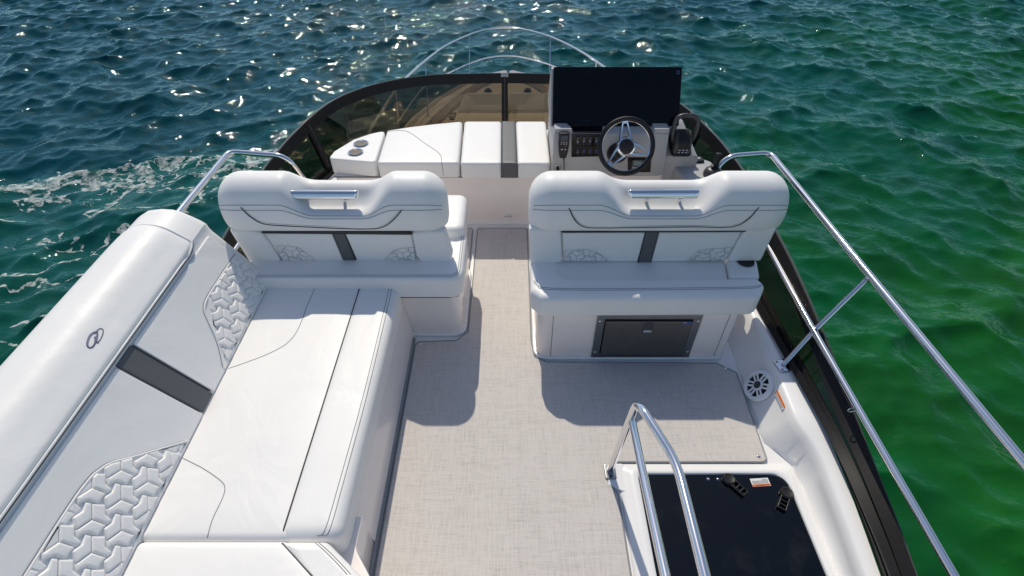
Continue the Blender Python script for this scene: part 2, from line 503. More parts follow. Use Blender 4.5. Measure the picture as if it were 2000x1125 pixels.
# ------------------------------------------------------------------ sea
def build_sea():
    N, L = 640, 48.0
    rng = np.random.default_rng(11)
    k1 = 2 * np.pi * np.fft.fftfreq(N, L / N)
    kx, ky = np.meshgrid(k1, k1, indexing='ij'); k = np.hypot(kx, ky); k[0, 0] = 1
    th = np.arctan2(ky, kx)
    kp = 2 * np.pi / 3.4
    S = k ** -3.65 * np.exp(-1.1 * (kp / k) ** 2) * np.exp(-(k / 42.0) ** 2)
    fields = []
    for wd in (R(-66), R(-114)):
        D = np.abs(np.cos((th - wd) / 2)) ** 9 + 0.07
        A = np.sqrt(S * D); A[0, 0] = 0
        ph = rng.normal(size=(N, N)) + 1j * rng.normal(size=(N, N))
        Hf = A * ph; Hf *= 0.070 / np.real(np.fft.ifft2(Hf)).std()
        fields.append((np.real(np.fft.ifft2(Hf)), np.real(np.fft.ifft2(1j * kx / k * Hf)) * 0.9, np.real(np.fft.ifft2(1j * ky / k * Hf)) * 0.9))
    def axis(lo, hi, step, far):
        core = list(np.arange(lo, hi + 1e-6, step)); s = step
        p = hi; up = []
        while p < far: s *= 1.16; p += s; up.append(p)
        s = step; p = lo; dn = []
        while p > -far: s *= 1.16; p -= s; dn.append(p)
        return np.array(dn[::-1] + core + up)
    xs = axis(-25, 25, 0.08, 2500); ys = axis(1.0, 29, 0.08, 2500)
    Xg, Yg = np.meshgrid(xs, ys, indexing='ij')
    stepx = np.gradient(xs)[:, None]; stepy = np.gradient(ys)[None, :]
    fade = np.clip(1.6 - np.maximum(stepx, stepy) / 0.6, 0, 1)
    u = (Xg % L) / L * N; v = (Yg % L) / L * N
    i0 = np.floor(u).astype(int) % N; j0 = np.floor(v).astype(int) % N; i1 = (i0 + 1) % N; j1 = (j0 + 1) % N
    fu = u - np.floor(u); fv = v - np.floor(v)
    def samp(a): return (a[i0, j0] * (1 - fu) * (1 - fv) + a[i1, j0] * fu * (1 - fv) + a[i0, j1] * (1 - fu) * fv + a[i1, j1] * fu * fv) * fade
    mixr = np.clip((Xg + 4.0) / 8.0, 0, 1); mixr = mixr * mixr * (3 - 2 * mixr); nrm_ = np.sqrt(mixr ** 2 + (1 - mixr) ** 2)
    hz, dx, dy = [(samp(a) * (1 - mixr) + samp(b) * mixr) / nrm_ for a, b in zip(*fields)]
    P = np.stack([Xg + dx, Yg + dy, hz], -1).reshape(-1, 3).astype(np.float32)
    nx, ny = len(xs), len(ys)
    idx = np.arange(nx * ny).reshape(nx, ny)
    q = np.stack([idx[:-1, :-1], idx[1:, :-1], idx[1:, 1:], idx[:-1, 1:]], -1).reshape(-1, 4)
    me = bpy.data.meshes.new('sea')
    me.vertices.add(len(P)); me.vertices.foreach_set('co', P.ravel())
    me.loops.add(q.size); me.loops.foreach_set('vertex_index', q.ravel().astype(np.int32))
    me.polygons.add(len(q)); me.polygons.foreach_set('loop_start', (np.arange(len(q)) * 4).astype(np.int32))
    me.polygons.foreach_set('loop_total', np.full(len(q), 4, np.int32))
    me.update(calc_edges=True); me.shade_smooth()
    me.materials.append(MATS['sea_water'])
    o = bpy.data.objects.new('sea', me); COL.objects.link(o); o.location = (0, 0, SEA_Z)
    tag(o, 'choppy green and blue sea water all around the boat', None, None, 'structure')
build_sea()

# ------------------------------------------------------------------ hull, foredeck and superstructure below the flybridge
HB = [(-3.0, 1.95), (2.0, 1.98), (4.5, 1.96), (6.0, 1.90), (7.0, 1.78), (8.0, 1.55), (8.8, 1.22), (9.4, 0.85), (9.8, 0.48), (10.0, 0.12)]
def build_hull():
    t = thing('yacht_hull', 'pale hull and foredeck of the boat seen through the tinted windscreen', 'boat', (XC, 3.0, SEA_Z))
    prof = lambda b: [(b * 0.80, -3.9), (b * 0.93, -2.6), (b, -1.25), (b - 0.01, -1.10), (b - 0.06, -1.08), (b - 0.11, -1.13), (b - 0.12, -1.22)]
    g = Geo()
    for s in (-1, 1):
        g.add(loft([[(XC + s * max(0.02, x), y + (0.15 if z < -2 and y > 8 else 0) * -1, z) for x, z in prof(b)] for y, b in HB]))
    g.obj('hull_shell', 'gelcoat_white', t)
    g = Geo()
    g.add(loft([[(XC - max(0.02, b - 0.115), y, -1.22), (XC + max(0.02, b - 0.115), y, -1.22)] for y, b in HB]))
    g.obj('foredeck', 'gelcoat', t)
    # cabin top and windscreen slope under the flybridge front
    secs = []
    for y, b, z in [(-3, 1.72, -0.25), (4.4, 1.68, -0.25), (5.2, 1.55, -0.25), (6.0, 1.42, -0.62), (6.9, 1.15, -1.23)]:
        secs.append([(XC - b - 0.1, y, -1.24), (XC - b, y, z - 0.04), (XC - b + 0.12, y, z), (XC + b - 0.12, y, z), (XC + b, y, z - 0.04), (XC + b + 0.1, y, -1.24)])
    Geo().add(loft(secs)).obj('cabin_top', 'gelcoat_white', t)
    # raised toe-rail mouldings that meet at the bow, with the triangular lockers beside the anchor
    for s in (-1, 1):
        m = Geo().add(loft([[(XC + s * max(0.03, b - 0.12), y, -1.21), (XC + s * max(0.03, b - 0.14), y, -1.10), (XC + s * max(0.02, b * 0.86 - 0.14), y, -1.09), (XC + s * max(0.015, b * 0.82 - 0.14), y, -1.21)] for y, b in HB[4:]]))
        m.obj('side_moulding', 'gelcoat', t)
    for s in (-1, 1):
        sp = frame((XC + s * 0.33, 8.62, -0.93), (1, 0, 0), (0, 0.35, 1))
        k = Geo().add(lathe([(0.065, 0), (0.065, 0.012), (0.055, 0.02), (0.05, 0.008), (0.02, 0.006)], sp)).obj('speaker_ring', 'mat_border', t)
        Geo().add(lathe([(0.035, 0.0), (0.03, 0.014), (0.0, 0.016)], sp)).obj('speaker_cone', 'black_plastic', k)
build_hull()

def build_bow_pad():
    t = thing('bow_sunpad', 'padded bow lounge on the foredeck seen brown through the windscreen', 'sunpad', (XC, 7.6, -1.22))
    rows = [(6.9, 7.42, 0.98), (7.44, 7.92, 0.86), ]
    for y0, y1, b in rows:
        for s in (-1, 1):
            x0, x1 = (XC + s * 0.008, XC + s * b)
            Geo().add(soft([(min(x0, x1), y0), (max(x0, x1), y0), (max(x0, x1) - (0.06 if s > 0 else 0), y1), (min(x0, x1) + (0.06 if s < 0 else 0), y1)], -1.2, -0.97, 0.03, 0.02, 0.04)).obj('cushion', 'white_vinyl', t)
    for s in (-1, 1):
        xs = sorted((XC + s * 0.008, XC + s * 0.80))
        fr = frame((0, 7.95, -0.98), (1, 0, 0), (0, 0.5, 0.28))
        Geo().add(soft([(xs[0], 0), (xs[1], 0), (xs[1] - (0.12 if s > 0 else 0), 0.36), (xs[0] + (0.12 if s < 0 else 0), 0.36)], -0.1, 0.02, 0.03, 0.02, 0.04, fr=fr)).obj('back_cushion', 'white_vinyl', t)
    Geo().add(soft([(XC - 0.70, 8.33), (XC + 0.70, 8.33), (XC + 0.45, 8.8), (XC + 0.1, 9.2), (XC - 0.1, 9.2), (XC - 0.45, 8.8)], -1.21, -0.93, 0.03, 0.01, 0.05)).obj('bow_locker', 'gelcoat', t)
    for k, (px, py) in enumerate([(885, 222), (883, 229)]):
        p = PZ(px, py, -1.08)
        Geo().add(lathe([(0.0, -0.03), (0.045, -0.03), (0.05, 0.006), (0.062, 0.008), (0.062, 0.0)], frame(p, (1, 0, 0), (0, 1, 0)), 20)).obj('cup_holder', 'cup_inside', t)
build_bow_pad()

def build_bow_rail():
    t = thing('bow_rail', 'curved stainless bow rail with thin posts beyond the windscreen', 'railing', (XC, 9.0, -1.1))
    top = [PZ(719, 262, -0.42), PZ(740, 225, -0.41), PZ(778, 168, -0.4)] + [PZ(x, y, -0.4) for x, y in [(795, 150), (830, 119), (870, 90), (917, 68), (950, 58), (985, 54), (1020, 57), (1075, 72), (1130, 98), (1180, 131)]]
    last = top[-1]
    top += [last + Vector((0.28, -0.9, 0)), last + Vector((0.42, -2.0, 0))]
    Geo().add(tube(smooth_line(top, 6), 0.017, 10)).obj('top_rail', 'chrome', t)
    mid = [PZ(773, 244, -0.78)] + [PZ(x, y, -0.76) for x, y in [(830, 168), (875, 143), (917, 124), (950, 113), (985, 109), (1020, 112), (1075, 127), (1130, 152)]]
    mid += [mid[-1] + Vector((0.35, -1.0, 0))]
    Geo().add(tube(smooth_line(mid, 6), 0.010, 8)).obj('middle_rail', 'chrome', t)
    for x, y, x2, y2 in [(917, 68, 917, 163), (1075, 72, 1073, 166), (831, 118, 836, 228), (772, 176, 779, 250), (1165, 121, 1160, 190)]:
        Geo().add(tube([PZ(x, y, -0.4), PZ(x2, y2, -1.1)], 0.011, 8)).obj('post', 'chrome', t)
build_bow_rail()

# ------------------------------------------------------------------ flybridge deck, coaming
def build_deck():
    V, Fc = [], []
    def quad(x0, x1, y0, y1, z=-0.004):
        n = len(V); V.extend([(x0, y0, z), (x1, y0, z), (x1, y1, z), (x0, y1, z)]); Fc.append((n, n + 1, n + 2, n + 3))
    quad(-1.72, 0.60, -1.5, 4.75); quad(0.60, 1.62, 1.40, 4.75); quad(1.50, 1.62, -1.5, 1.40); quad(-1.72, 1.62, -3.4, -1.5)
    o = obj('deck', V, Fc, 'gelcoat_white', None, smooth=False); tag(o, 'white moulded deck floor of the flybridge', None, None, 'structure')
    # moulded well that the hatch covers
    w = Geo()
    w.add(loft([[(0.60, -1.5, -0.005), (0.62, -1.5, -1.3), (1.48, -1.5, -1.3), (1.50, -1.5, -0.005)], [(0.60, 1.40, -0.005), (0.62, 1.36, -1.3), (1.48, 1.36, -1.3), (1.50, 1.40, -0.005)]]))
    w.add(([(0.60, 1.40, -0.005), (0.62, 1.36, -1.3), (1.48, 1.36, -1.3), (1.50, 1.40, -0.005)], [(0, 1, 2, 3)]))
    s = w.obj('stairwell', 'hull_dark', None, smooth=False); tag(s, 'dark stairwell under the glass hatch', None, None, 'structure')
build_deck()

# half plan of the windscreen: distance from the centreline, Y, top height / the same for its base
WT = [(0, 5.02, .72), (.35, 5.012, .718), (.68, 4.99, .715), (1.03, 4.905, .70), (1.33, 4.71, .69), (1.56, 4.43, .665), (1.72, 4.0, .615), (1.79, 3.72, .575), (1.83, 3.48, .545), (1.85, 2.81, .48), (1.845, 2.42, .45), (1.845, 1.94, .37), (1.835, 1.56, .30), (1.825, 1.29, .25), (1.805, .98, .21), (1.775, .72, .19), (1.74, .2, .185), (1.72, -.8, .185)]
WB = [(0, 4.86), (.34, 4.853), (.66, 4.83), (.98, 4.76), (1.25, 4.585), (1.455, 4.34), (1.60, 3.95), (1.66, 3.68), (1.69, 3.45), (1.71, 2.8), (1.71, 2.42), (1.725, 1.94), (1.735, 1.56), (1.73, 1.29), (1.71, .98), (1.685, .72), (1.65, .2), (1.63, -.8)]
BZ = 0.215
def side_curves(s, i0, i1, sub=5):
    a = smooth_line([(XC + s * d, y, z) for d, y, z in WT], sub); b = smooth_line([(XC + s * d, y, BZ - 0.045 * max(0, (1.6 - y)) / 1.0 if y < 1.6 else BZ) for d, y in WB], sub)
    return a[i0 * sub:i1 * sub + 1], b[i0 * sub:i1 * sub + 1]

def build_windscreen():
    t = thing('windscreen', 'dark framed wraparound windscreen with brown tinted panes', 'windscreen', (XC, 4.4, 0.2))
    aL, bL = side_curves(-1, 0, len(WT) - 1); aR, bR = side_curves(1, 0, len(WT) - 1)
    top = list(reversed(aL)) + aR[1:]; bot = list(reversed(bL)) + bR[1:]
    def normals(tp, bt, i):
        d = (tp[min(len(tp) - 1, i + 1)] - tp[max(0, i - 1)]).normalized()
        g = (tp[i] - bt[i]).normalized(); n = d.cross(g).normalized()
        if n.dot(Vector((tp[i].x - XC, tp[i].y - 2.0, 0))) < 0: n = -n
        return g, n
    def band(lo, hi, th, out=0.0, which='top'):
        secs = []
        for i in range(len(top)):
            g, n = normals(top, bot, i); base = top[i] if which == 'top' else bot[i]
            L = (top[i] - bot[i]).length
            l, h = lo, hi
            if which == 'top': l = max(lo, -L * 0.62)
            c = base + n * out
            secs.append([c + g * l - n * th / 2, c + g * h - n * th / 2, c + g * h + n * th / 2, c + g * l + n * th / 2])
        return loft(secs, True, True)
    Geo().add(band(-0.085, 0.0, 0.030)).obj('top_frame', 'frame_black', t, angle=25)
    Geo().add(band(0.0005, 0.006, 0.030, 0.001)).obj('edge_trim', 'grey_plastic', t, angle=25)
    Geo().add(band(-0.03, 0.028, 0.045, 0.0, 'bot')).obj('base_rail', 'frame_black', t, angle=25)
    Geo().add(band(-0.028, 0.008, 0.018, -0.050, 'bot')).obj('base_trim', 'frame_black', t, angle=25)
    n = len(top); mid = n // 2
    post_i = [mid - 28, mid, mid + 28, mid - 42, mid + 42]
    cuts = sorted([0, mid - 42, mid - 28, mid, mid + 28, mid + 42, n - 1])
    for a, b in zip(cuts[:-1], cuts[1:]):
        secs = []
        for i in range(a, b + 1):
            g, nn = normals(top, bot, i); p, q = bot[i] + g * 0.01, top[i] - g * min(0.05, (top[i] - bot[i]).length * 0.5)
            secs.append([p - nn * 0.003, q - nn * 0.003, q + nn * 0.003, p + nn * 0.003])
        Geo().add(loft(secs, True, True)).obj('pane', 'tinted_glass', t, angle=25)
    for i in post_i:
        g, nn = normals(top, bot, i); d = (top[i + 1] - top[i - 1]).normalized(); wd = 0.030 if i == mid else 0.034
        p, q = bot[i] - nn * 0.010, top[i] - g * 0.02 - nn * 0.010
        secs = [[c - d * wd - nn * 0.012, c + d * wd - nn * 0.012, c + d * wd + nn * 0.02, c - d * wd + nn * 0.02] for c in (p, q)]
        po = Geo().add(loft(secs, True, True)).obj('post', 'frame_black', t, smooth=False)
        secs = [[c - d * 0.003 - nn * 0.016, c + d * 0.003 - nn * 0.016, c + d * 0.003 + nn * 0.0, c - d * 0.003 + nn * 0.0] for c in (p, q)]
        Geo().add(loft(secs, True, True)).obj('post_groove', 'grey_plastic', po, smooth=False)
        if i == mid:
            f = frame(top[i] - g * 0.012, d, g); Geo().add(sbox((0, 0, 0), (0.072, 0.036, 0.046), 0.004, f)).obj('latch_cap', 'brushed_steel', t)
build_windscreen()

def build_coaming():
    t = thing('deck_coaming', 'white moulded coaming wall around the flybridge with scooped hatch recess', 'coaming', (XC, 2.5, 0))
    def sec(y, s, f, b1, b2, top, ztop):
        # f: where the wall meets the deck; b1/b2: wall steps; top: inner and outer edge of the ledge
        pr = [(f, -0.003), (f + 0.012, 0.02), (b1, ztop - 0.06), (b1 + 0.012, ztop - 0.012), (b1 + 0.03, ztop), (top, ztop), (top + 0.012, ztop - 0.03), (top + 0.02, -0.10), (top - 0.03, -0.36), (top - 0.2, -0.40)]
        return [((x if s > 0 else mir(x)), y, z) for x, z in pr]
    S = [(4.30, 1.36, 1.42, 1.50, .20), (3.6, 1.42, 1.50, 1.60, .20), (2.8, 1.43, 1.52, 1.61, .20), (2.2, 1.425, 1.515, 1.61, .205), (1.95, 1.415, 1.505, 1.62, .205), (1.72, 1.40, 1.495, 1.635, .205), (1.60, 1.395, 1.49, 1.64, .205), (1.54, 1.40, 1.492, 1.64, .205), (1.47, 1.46, 1.512, 1.638, .20), (1.41, 1.500, 1.530, 1.635, .195), (1.28, 1.512, 1.538, 1.63, .187), (.98, 1.500, 1.522, 1.605, .17), (.72, 1.487, 1.505, 1.58, .155), (.2, 1.46, 1.48, 1.545, .14), (-1.5, 1.42, 1.44, 1.50, .14)]
    Geo().add(loft([sec(y, 1, f, b, 0, tp, z) for y, f, b, tp, z in S])).obj('side_moulding', 'gelcoat_white', t, angle=50)
    S2 = [(y, 1.42, 1.50, tp, .20) for y, f, b, tp, z in S]
    Geo().add(loft([sec(y, -1, f, b, 0, tp, z) for y, f, b, tp, z in S2])).obj('side_moulding', 'gelcoat_white', t, angle=50)
    # dash shelf under the front of the windscreen
    a = [(XC + d - 0.05 if d > 1.4 else XC + d, y - 0.05) for d, y in WB[:7]]; b = [(XC - d + (0.05 if d > 1.4 else 0), y - 0.05) for d, y in WB[1:7]]
    poly = list(reversed(b)) + a
    poly = poly + [(1.35, 3.75), (-1.45, 3.75)]
    Geo().add(plate(poly, 0.26, z=-0.06)).obj('dash_moulding', 'gelcoat_white', t, smooth=False)
    # seam screws along the coaming
build_coaming()

# ------------------------------------------------------------------ carpets
def build_mats():
    spec = [
        ('grey woven carpet running up the aisle and under the starboard bench', [(-0.632, -1.4), (-0.632, 2.245), (-0.61, 2.275), (-0.37, 2.285), (-0.295, 2.36), (-0.288, 3.525), (0.128, 3.525), (0.128, 2.28), (0.145, 2.145), (0.22, 2.105), (1.29, 2.095), (1.395, 2.02), (1.375, 1.435), (1.35, 1.418), (0.575, 1.418), (0.507, 1.40), (0.503, 1.31), (0.545, 1.24), (0.553, -1.4)], [(-0.262, 3.50), (-0.60, 2.25), (1.335, 2.05), (1.335, 1.452)], 0.02),
        ('small grey carpet panel in front of the port helm seat', [(-0.95, 2.98), (-0.345, 2.98), (-0.325, 3.0), (-0.325, 3.505), (-0.345, 3.525), (-0.95, 3.525)], [(-0.352, 3.50)], 0.02)]
    for lab, poly, snaps, rr in spec:
        c = Vector((sum(p[0] for p in poly) / len(poly), sum(p[1] for p in poly) / len(poly), 0))
        t = thing('deck_carpet', lab, 'carpet', c)
        Geo().add(soft(poly, 0.0, 0.010, 0.003, 0.0005, rr, 0, 2, 4)).obj('weave', 'woven_carpet', t)
        pts = offset_round(poly, 0.002, rr, 4)
        Geo().add(tube([(p.x, p.y, 0.008) for p in pts], 0.0052, 8, True)).obj('binding', 'mat_border', t)
        for x, y in snaps:
            Geo().add(lathe([(0.0095, 0.009), (0.0095, 0.012), (0.006, 0.0145), (0, 0.0148)], frame((x, y, 0), (1, 0, 0), (0, 1, 0)), 14)).obj('snap_button', 'chrome', t)
build_mats()

# ------------------------------------------------------------------ forward lounge
def build_lounge():
    t = thing('forward_lounge', 'low white lounge ahead of the aisle with cup holders and grey stripe', 'lounge', (-0.55, 3.9, 0))
    zt, zb = 0.585, 0.455
    Pz = lambda pts: [tuple(PZ(x, y, zt).xy) for x, y in pts]
    base = [(-1.40, 3.60), (0.292, 3.60), (0.292, 4.25), (-0.5, 4.25), (-1.05, 4.08), (-1.33, 3.75)]
    b = Geo().add(soft(base, 0.0, 0.453, 0.004, 0.002, 0.03, 0, 2, 4)).obj('base', 'gelcoat', t)
    Geo().add(tube([(-1.39, 3.597, 0.45), (0.292, 3.597, 0.45)], 0.0045, 8)).obj('base_joint', 'piping_grey', b)
    Geo().add(soft([(-1.42, 3.588), (0.292, 3.588), (0.292, 3.61), (-1.42, 3.61)], -0.002, 0.03, 0.008, 0.001, 0.01, 0, 2, 3)).obj('toe_strip', 'gelcoat_white', b)
    cup = Pz([(641, 309), (652, 295), (690, 272), (722, 261), (753, 254), (733, 317)])
    trap = Pz([(756, 254), (800, 247), (850, 241), (903, 236), (896, 318), (736, 318)])
    mid = Pz([(907, 236), (979.5, 236), (979.5, 319), (899, 319)])
    stripe = Pz([(980.2, 236), (1006.5, 236), (1010, 319), (980.2, 319)])
    right = Pz([(1007.2, 236), (1066, 236), (1075, 319), (1010.7, 319)])
    cs = []
    for poly, r, m, rc in ((cup, 0.013, 'white_vinyl', .04), (trap, 0.020, 'white_vinyl', .03), (mid, 0.020, 'white_vinyl', .03), (right, 0.020, 'white_vinyl', .03)):
        holes = [(*PZ(705, 281, zt).xy, 0.050), (*PZ(694.5, 298, zt).xy, 0.050)] if poly is cup else None
        g = Geo().add(soft(poly, zb, zt, r, 0.008, rc, 0.0 if holes else 0.004, 4, 5, IDENT, holes)); cs.append((g, g.obj('cushion', m, t)))
    Geo().add(soft(stripe, zb, zt + 0.001, 0.012, 0.008, 0.004, 0.004, 4, 3)).obj('grey_stripe', 'grey_vinyl', t)['label'] = 'grey vinyl stripe across the lounge cushion'
    # cover seam across the second cushion
    s = Surf(cs[1][0])
    ln = s.line([(757, 257), (780, 255), (800, 259), (830, 280), (858, 300), (863, 318), (866, 342)], 0.0005)
    Geo().add(tube(ln, 0.0022, 6)).obj('seam', 'thread', cs[1][1])
    for g, o in cs[1:]:
        pass
    for k, (px, py) in enumerate([(705, 281), (694.5, 298)]):
        p = PZ(px, py, zt)
        f = frame(p, (1, 0, 0), (0, 1, 0))
        c = Geo().add(lathe([(0.052, -0.002), (0.058, 0.002), (0.060, 0.006), (0.056, 0.010), (0.050, 0.008), (0.048, 0.003)], f, 32)).obj('cup_holder', 'chrome', cs[0][1])
        Geo().add(lathe([(0.0505, 0.004), (0.048, 0.003), (0.044, -0.085), (0.0, -0.086)], f, 32)).obj('cup_liner', 'cup_inside', c)
    # oval drain handle low on the base
    p = PY(993, 422, 3.598)
    f = frame(p, (1, 0, 0), (0, 0, 1))
    h = Geo().add(soft([(-0.034, -0.009), (0.034, -0.009), (0.034, 0.009), (-0.034, 0.009)], 0, 0.006, 0.003, 0.001, 0.009, 0, 2, 5, f)).obj('courtesy_light', 'chrome', t)
    Geo().add(sbox((0, 0, 0.006), (0.045, 0.007, 0.003), 0.001, f)).obj('lens', 'icon_white', h)
build_lounge()

# ------------------------------------------------------------------ helm seats
P0 = [(0.0, .79), (-.016, .825), (-.022, .885), (-.008, .960), (.03, 1.030), (.08, 1.068), (.14, 1.080), (.20, 1.066), (.25, 1.015), (.265, .95), (.26, .85), (.24, .79)]
P1 = [(0.0, .79), (-.016, .812), (-.022, .845), (-.010, .896), (.025, .912), (.065, .922), (.110, .950), (.150, .988), (.20, 1.002), (.25, .972), (.265, .95), (.26, .85), (.24, .79)][:12]
def smooth01(t): t = max(0, min(1, t)); return t * t * (3 - 2 * t)
def bolster_geo(x0, x1, Y0, sc):
    xa, xb, xc, xd = sc; xs = []
    n = 64; r = 0.13
    for k in range(15): a = math.pi / 2 * k / 14; xs.append(x0 + r * (1 - math.cos(a)))
    for k in range(1, n): xs.append(x0 + r + (x1 - x0 - 2 * r) * k / n)
    for k in range(15): a = math.pi / 2 * k / 14; xs.append(x1 - r * math.cos(math.pi / 2 - a) * 1.0 if False else x1 - r * (1 - math.sin(a)))
    secs = []
    for x in xs:
        s = smooth01((x - xa) / (xb - xa)) * smooth01((xd - x) / (xd - xc))
        d = min(x - x0, x1 - x); q = max(0, 1 - d / r); e = 1 - math.sqrt(max(0, 1 - q * q))
        pr = []
        for (a, b), (c, dd) in zip(P0, P1): pr.append(Vector((a + (c - a) * s, b + (dd - b) * s)))
        pr2 = smooth_line([Vector((p.x, p.y, 0)) for p in pr], 3)
        out = []
        for p in pr2:
            y = 0.12 + (p.x - 0.12) * (1 - 0.72 * e); z = p.y
            z = 0.86 + (z - 0.86) * ((1 - 0.62 * e) if z > 0.86 else (1 - 0.15 * e))
            out.append(Vector((x, Y0 + y, z)))
        secs.append(out)
    return xs, secs

# quilting: chevron tufts laid out on a triangular lattice, three round each node
def clip_convex(poly, clip):
    out = [Vector(p) for p in poly]; n = len(clip)
    for i in range(n):
        a, b = Vector(clip[i]), Vector(clip[(i + 1) % n]); e = b - a
        inside = lambda p: e.x * (p.y - a.y) - e.y * (p.x - a.x) >= -1e-9
        src, out = out, []
        for j in range(len(src)):
            p, q = src[j - 1], src[j]; ip, iq = inside(p), inside(q)
            if ip != iq:
                d = q - p; den = e.x * d.y - e.y * d.x
                tt = (e.y * (p.x - a.x) - e.x * (p.y - a.y)) / den if abs(den) > 1e-12 else 0
                out.append(p + d * tt)
            if iq: out.append(q)
        if len(out) < 3: return []
    return out
def chevrons(region, d, c0, rot=0.0, frames=False):
    e = d / 2; U = [Vector((math.cos(a), math.sin(a))) * (e / 3) for a in (R(30) + rot, R(150) + rot, R(270) + rot)]
    t1 = U[0] * 6; t2 = U[1] * 6
    A = sum(region[i][0] * region[(i + 1) % len(region)][1] - region[(i + 1) % len(region)][0] * region[i][1] for i in range(len(region)))
    reg = region if A > 0 else list(reversed(region))
    pat = [(3 * p, 3 * q) for p, q in ((0, 0), (1, 0), (1.40, 0.45), (0.93, 0.64), (0.92, 1.28), (0.35, 1.10), (0, 1))]
    res = []
    for i in range(-14, 15):
        for j in range(-14, 15):
            c = Vector(c0) + t1 * i + t2 * j
            for k in range(3):
                a, b = U[k], U[(k + 1) % 3]
                poly = clip_convex([c + a * p + b * q for p, q in pat], reg)
                if len(poly) < 3: continue
                ar = abs(sum(poly[m - 1].x * poly[m].y - poly[m].x * poly[m - 1].y for m in range(len(poly)))) / 2
                if ar > 0.06 * d * d * 0.29: res.append(poly if not frames else (poly, c, a, b))
    return res
def tuft(poly, fr, h, parent, cell, name='quilt_tuft', z0=0.0):
    P = [(p.x, p.y) for p in poly]
    Q = [P[0]]
    for p in P[1:]:
        if math.hypot(p[0] - Q[-1][0], p[1] - Q[-1][1]) > 0.002: Q.append(p)
    if math.hypot(Q[0][0] - Q[-1][0], Q[0][1] - Q[-1][1]) < 0.002: Q.pop()
    if len(Q) < 3: return
    n = len(Q); ar = abs(sum(Q[i][0] * Q[(i + 1) % n][1] - Q[(i + 1) % n][0] * Q[i][1] for i in range(n))) / 2
    per = sum(math.hypot(Q[i][0] - Q[i - 1][0], Q[i][1] - Q[i - 1][1]) for i in range(n)); inr = ar / per
    V, Fc = [], []; rings = [(0.0006, 0.0), (0.05, 0.42), (0.18, 0.78), (0.42, 0.96), (0.75, 1.0)]
    for ins, hh in rings:
        ring = offset_round(Q, 0.0006 if hh == 0 else inr * ins + 0.0006, 0.0045, 3); m = len(ring)
        V += [fmap(fr, (p.x, p.y, z0 + hh * h * min(1.0, inr / 0.0135))) for p in ring]
    for a in range(len(rings) - 1):
        for b in range(m): c = (b + 1) % m; Fc.append((a * m + b, a * m + c, (a + 1) * m + c, (a + 1) * m + b))
    Fc.append(tuple(range((len(rings) - 1) * m, len(rings) * m)))
    return obj(name, V, Fc, 'white_vinyl', parent, angle=80)

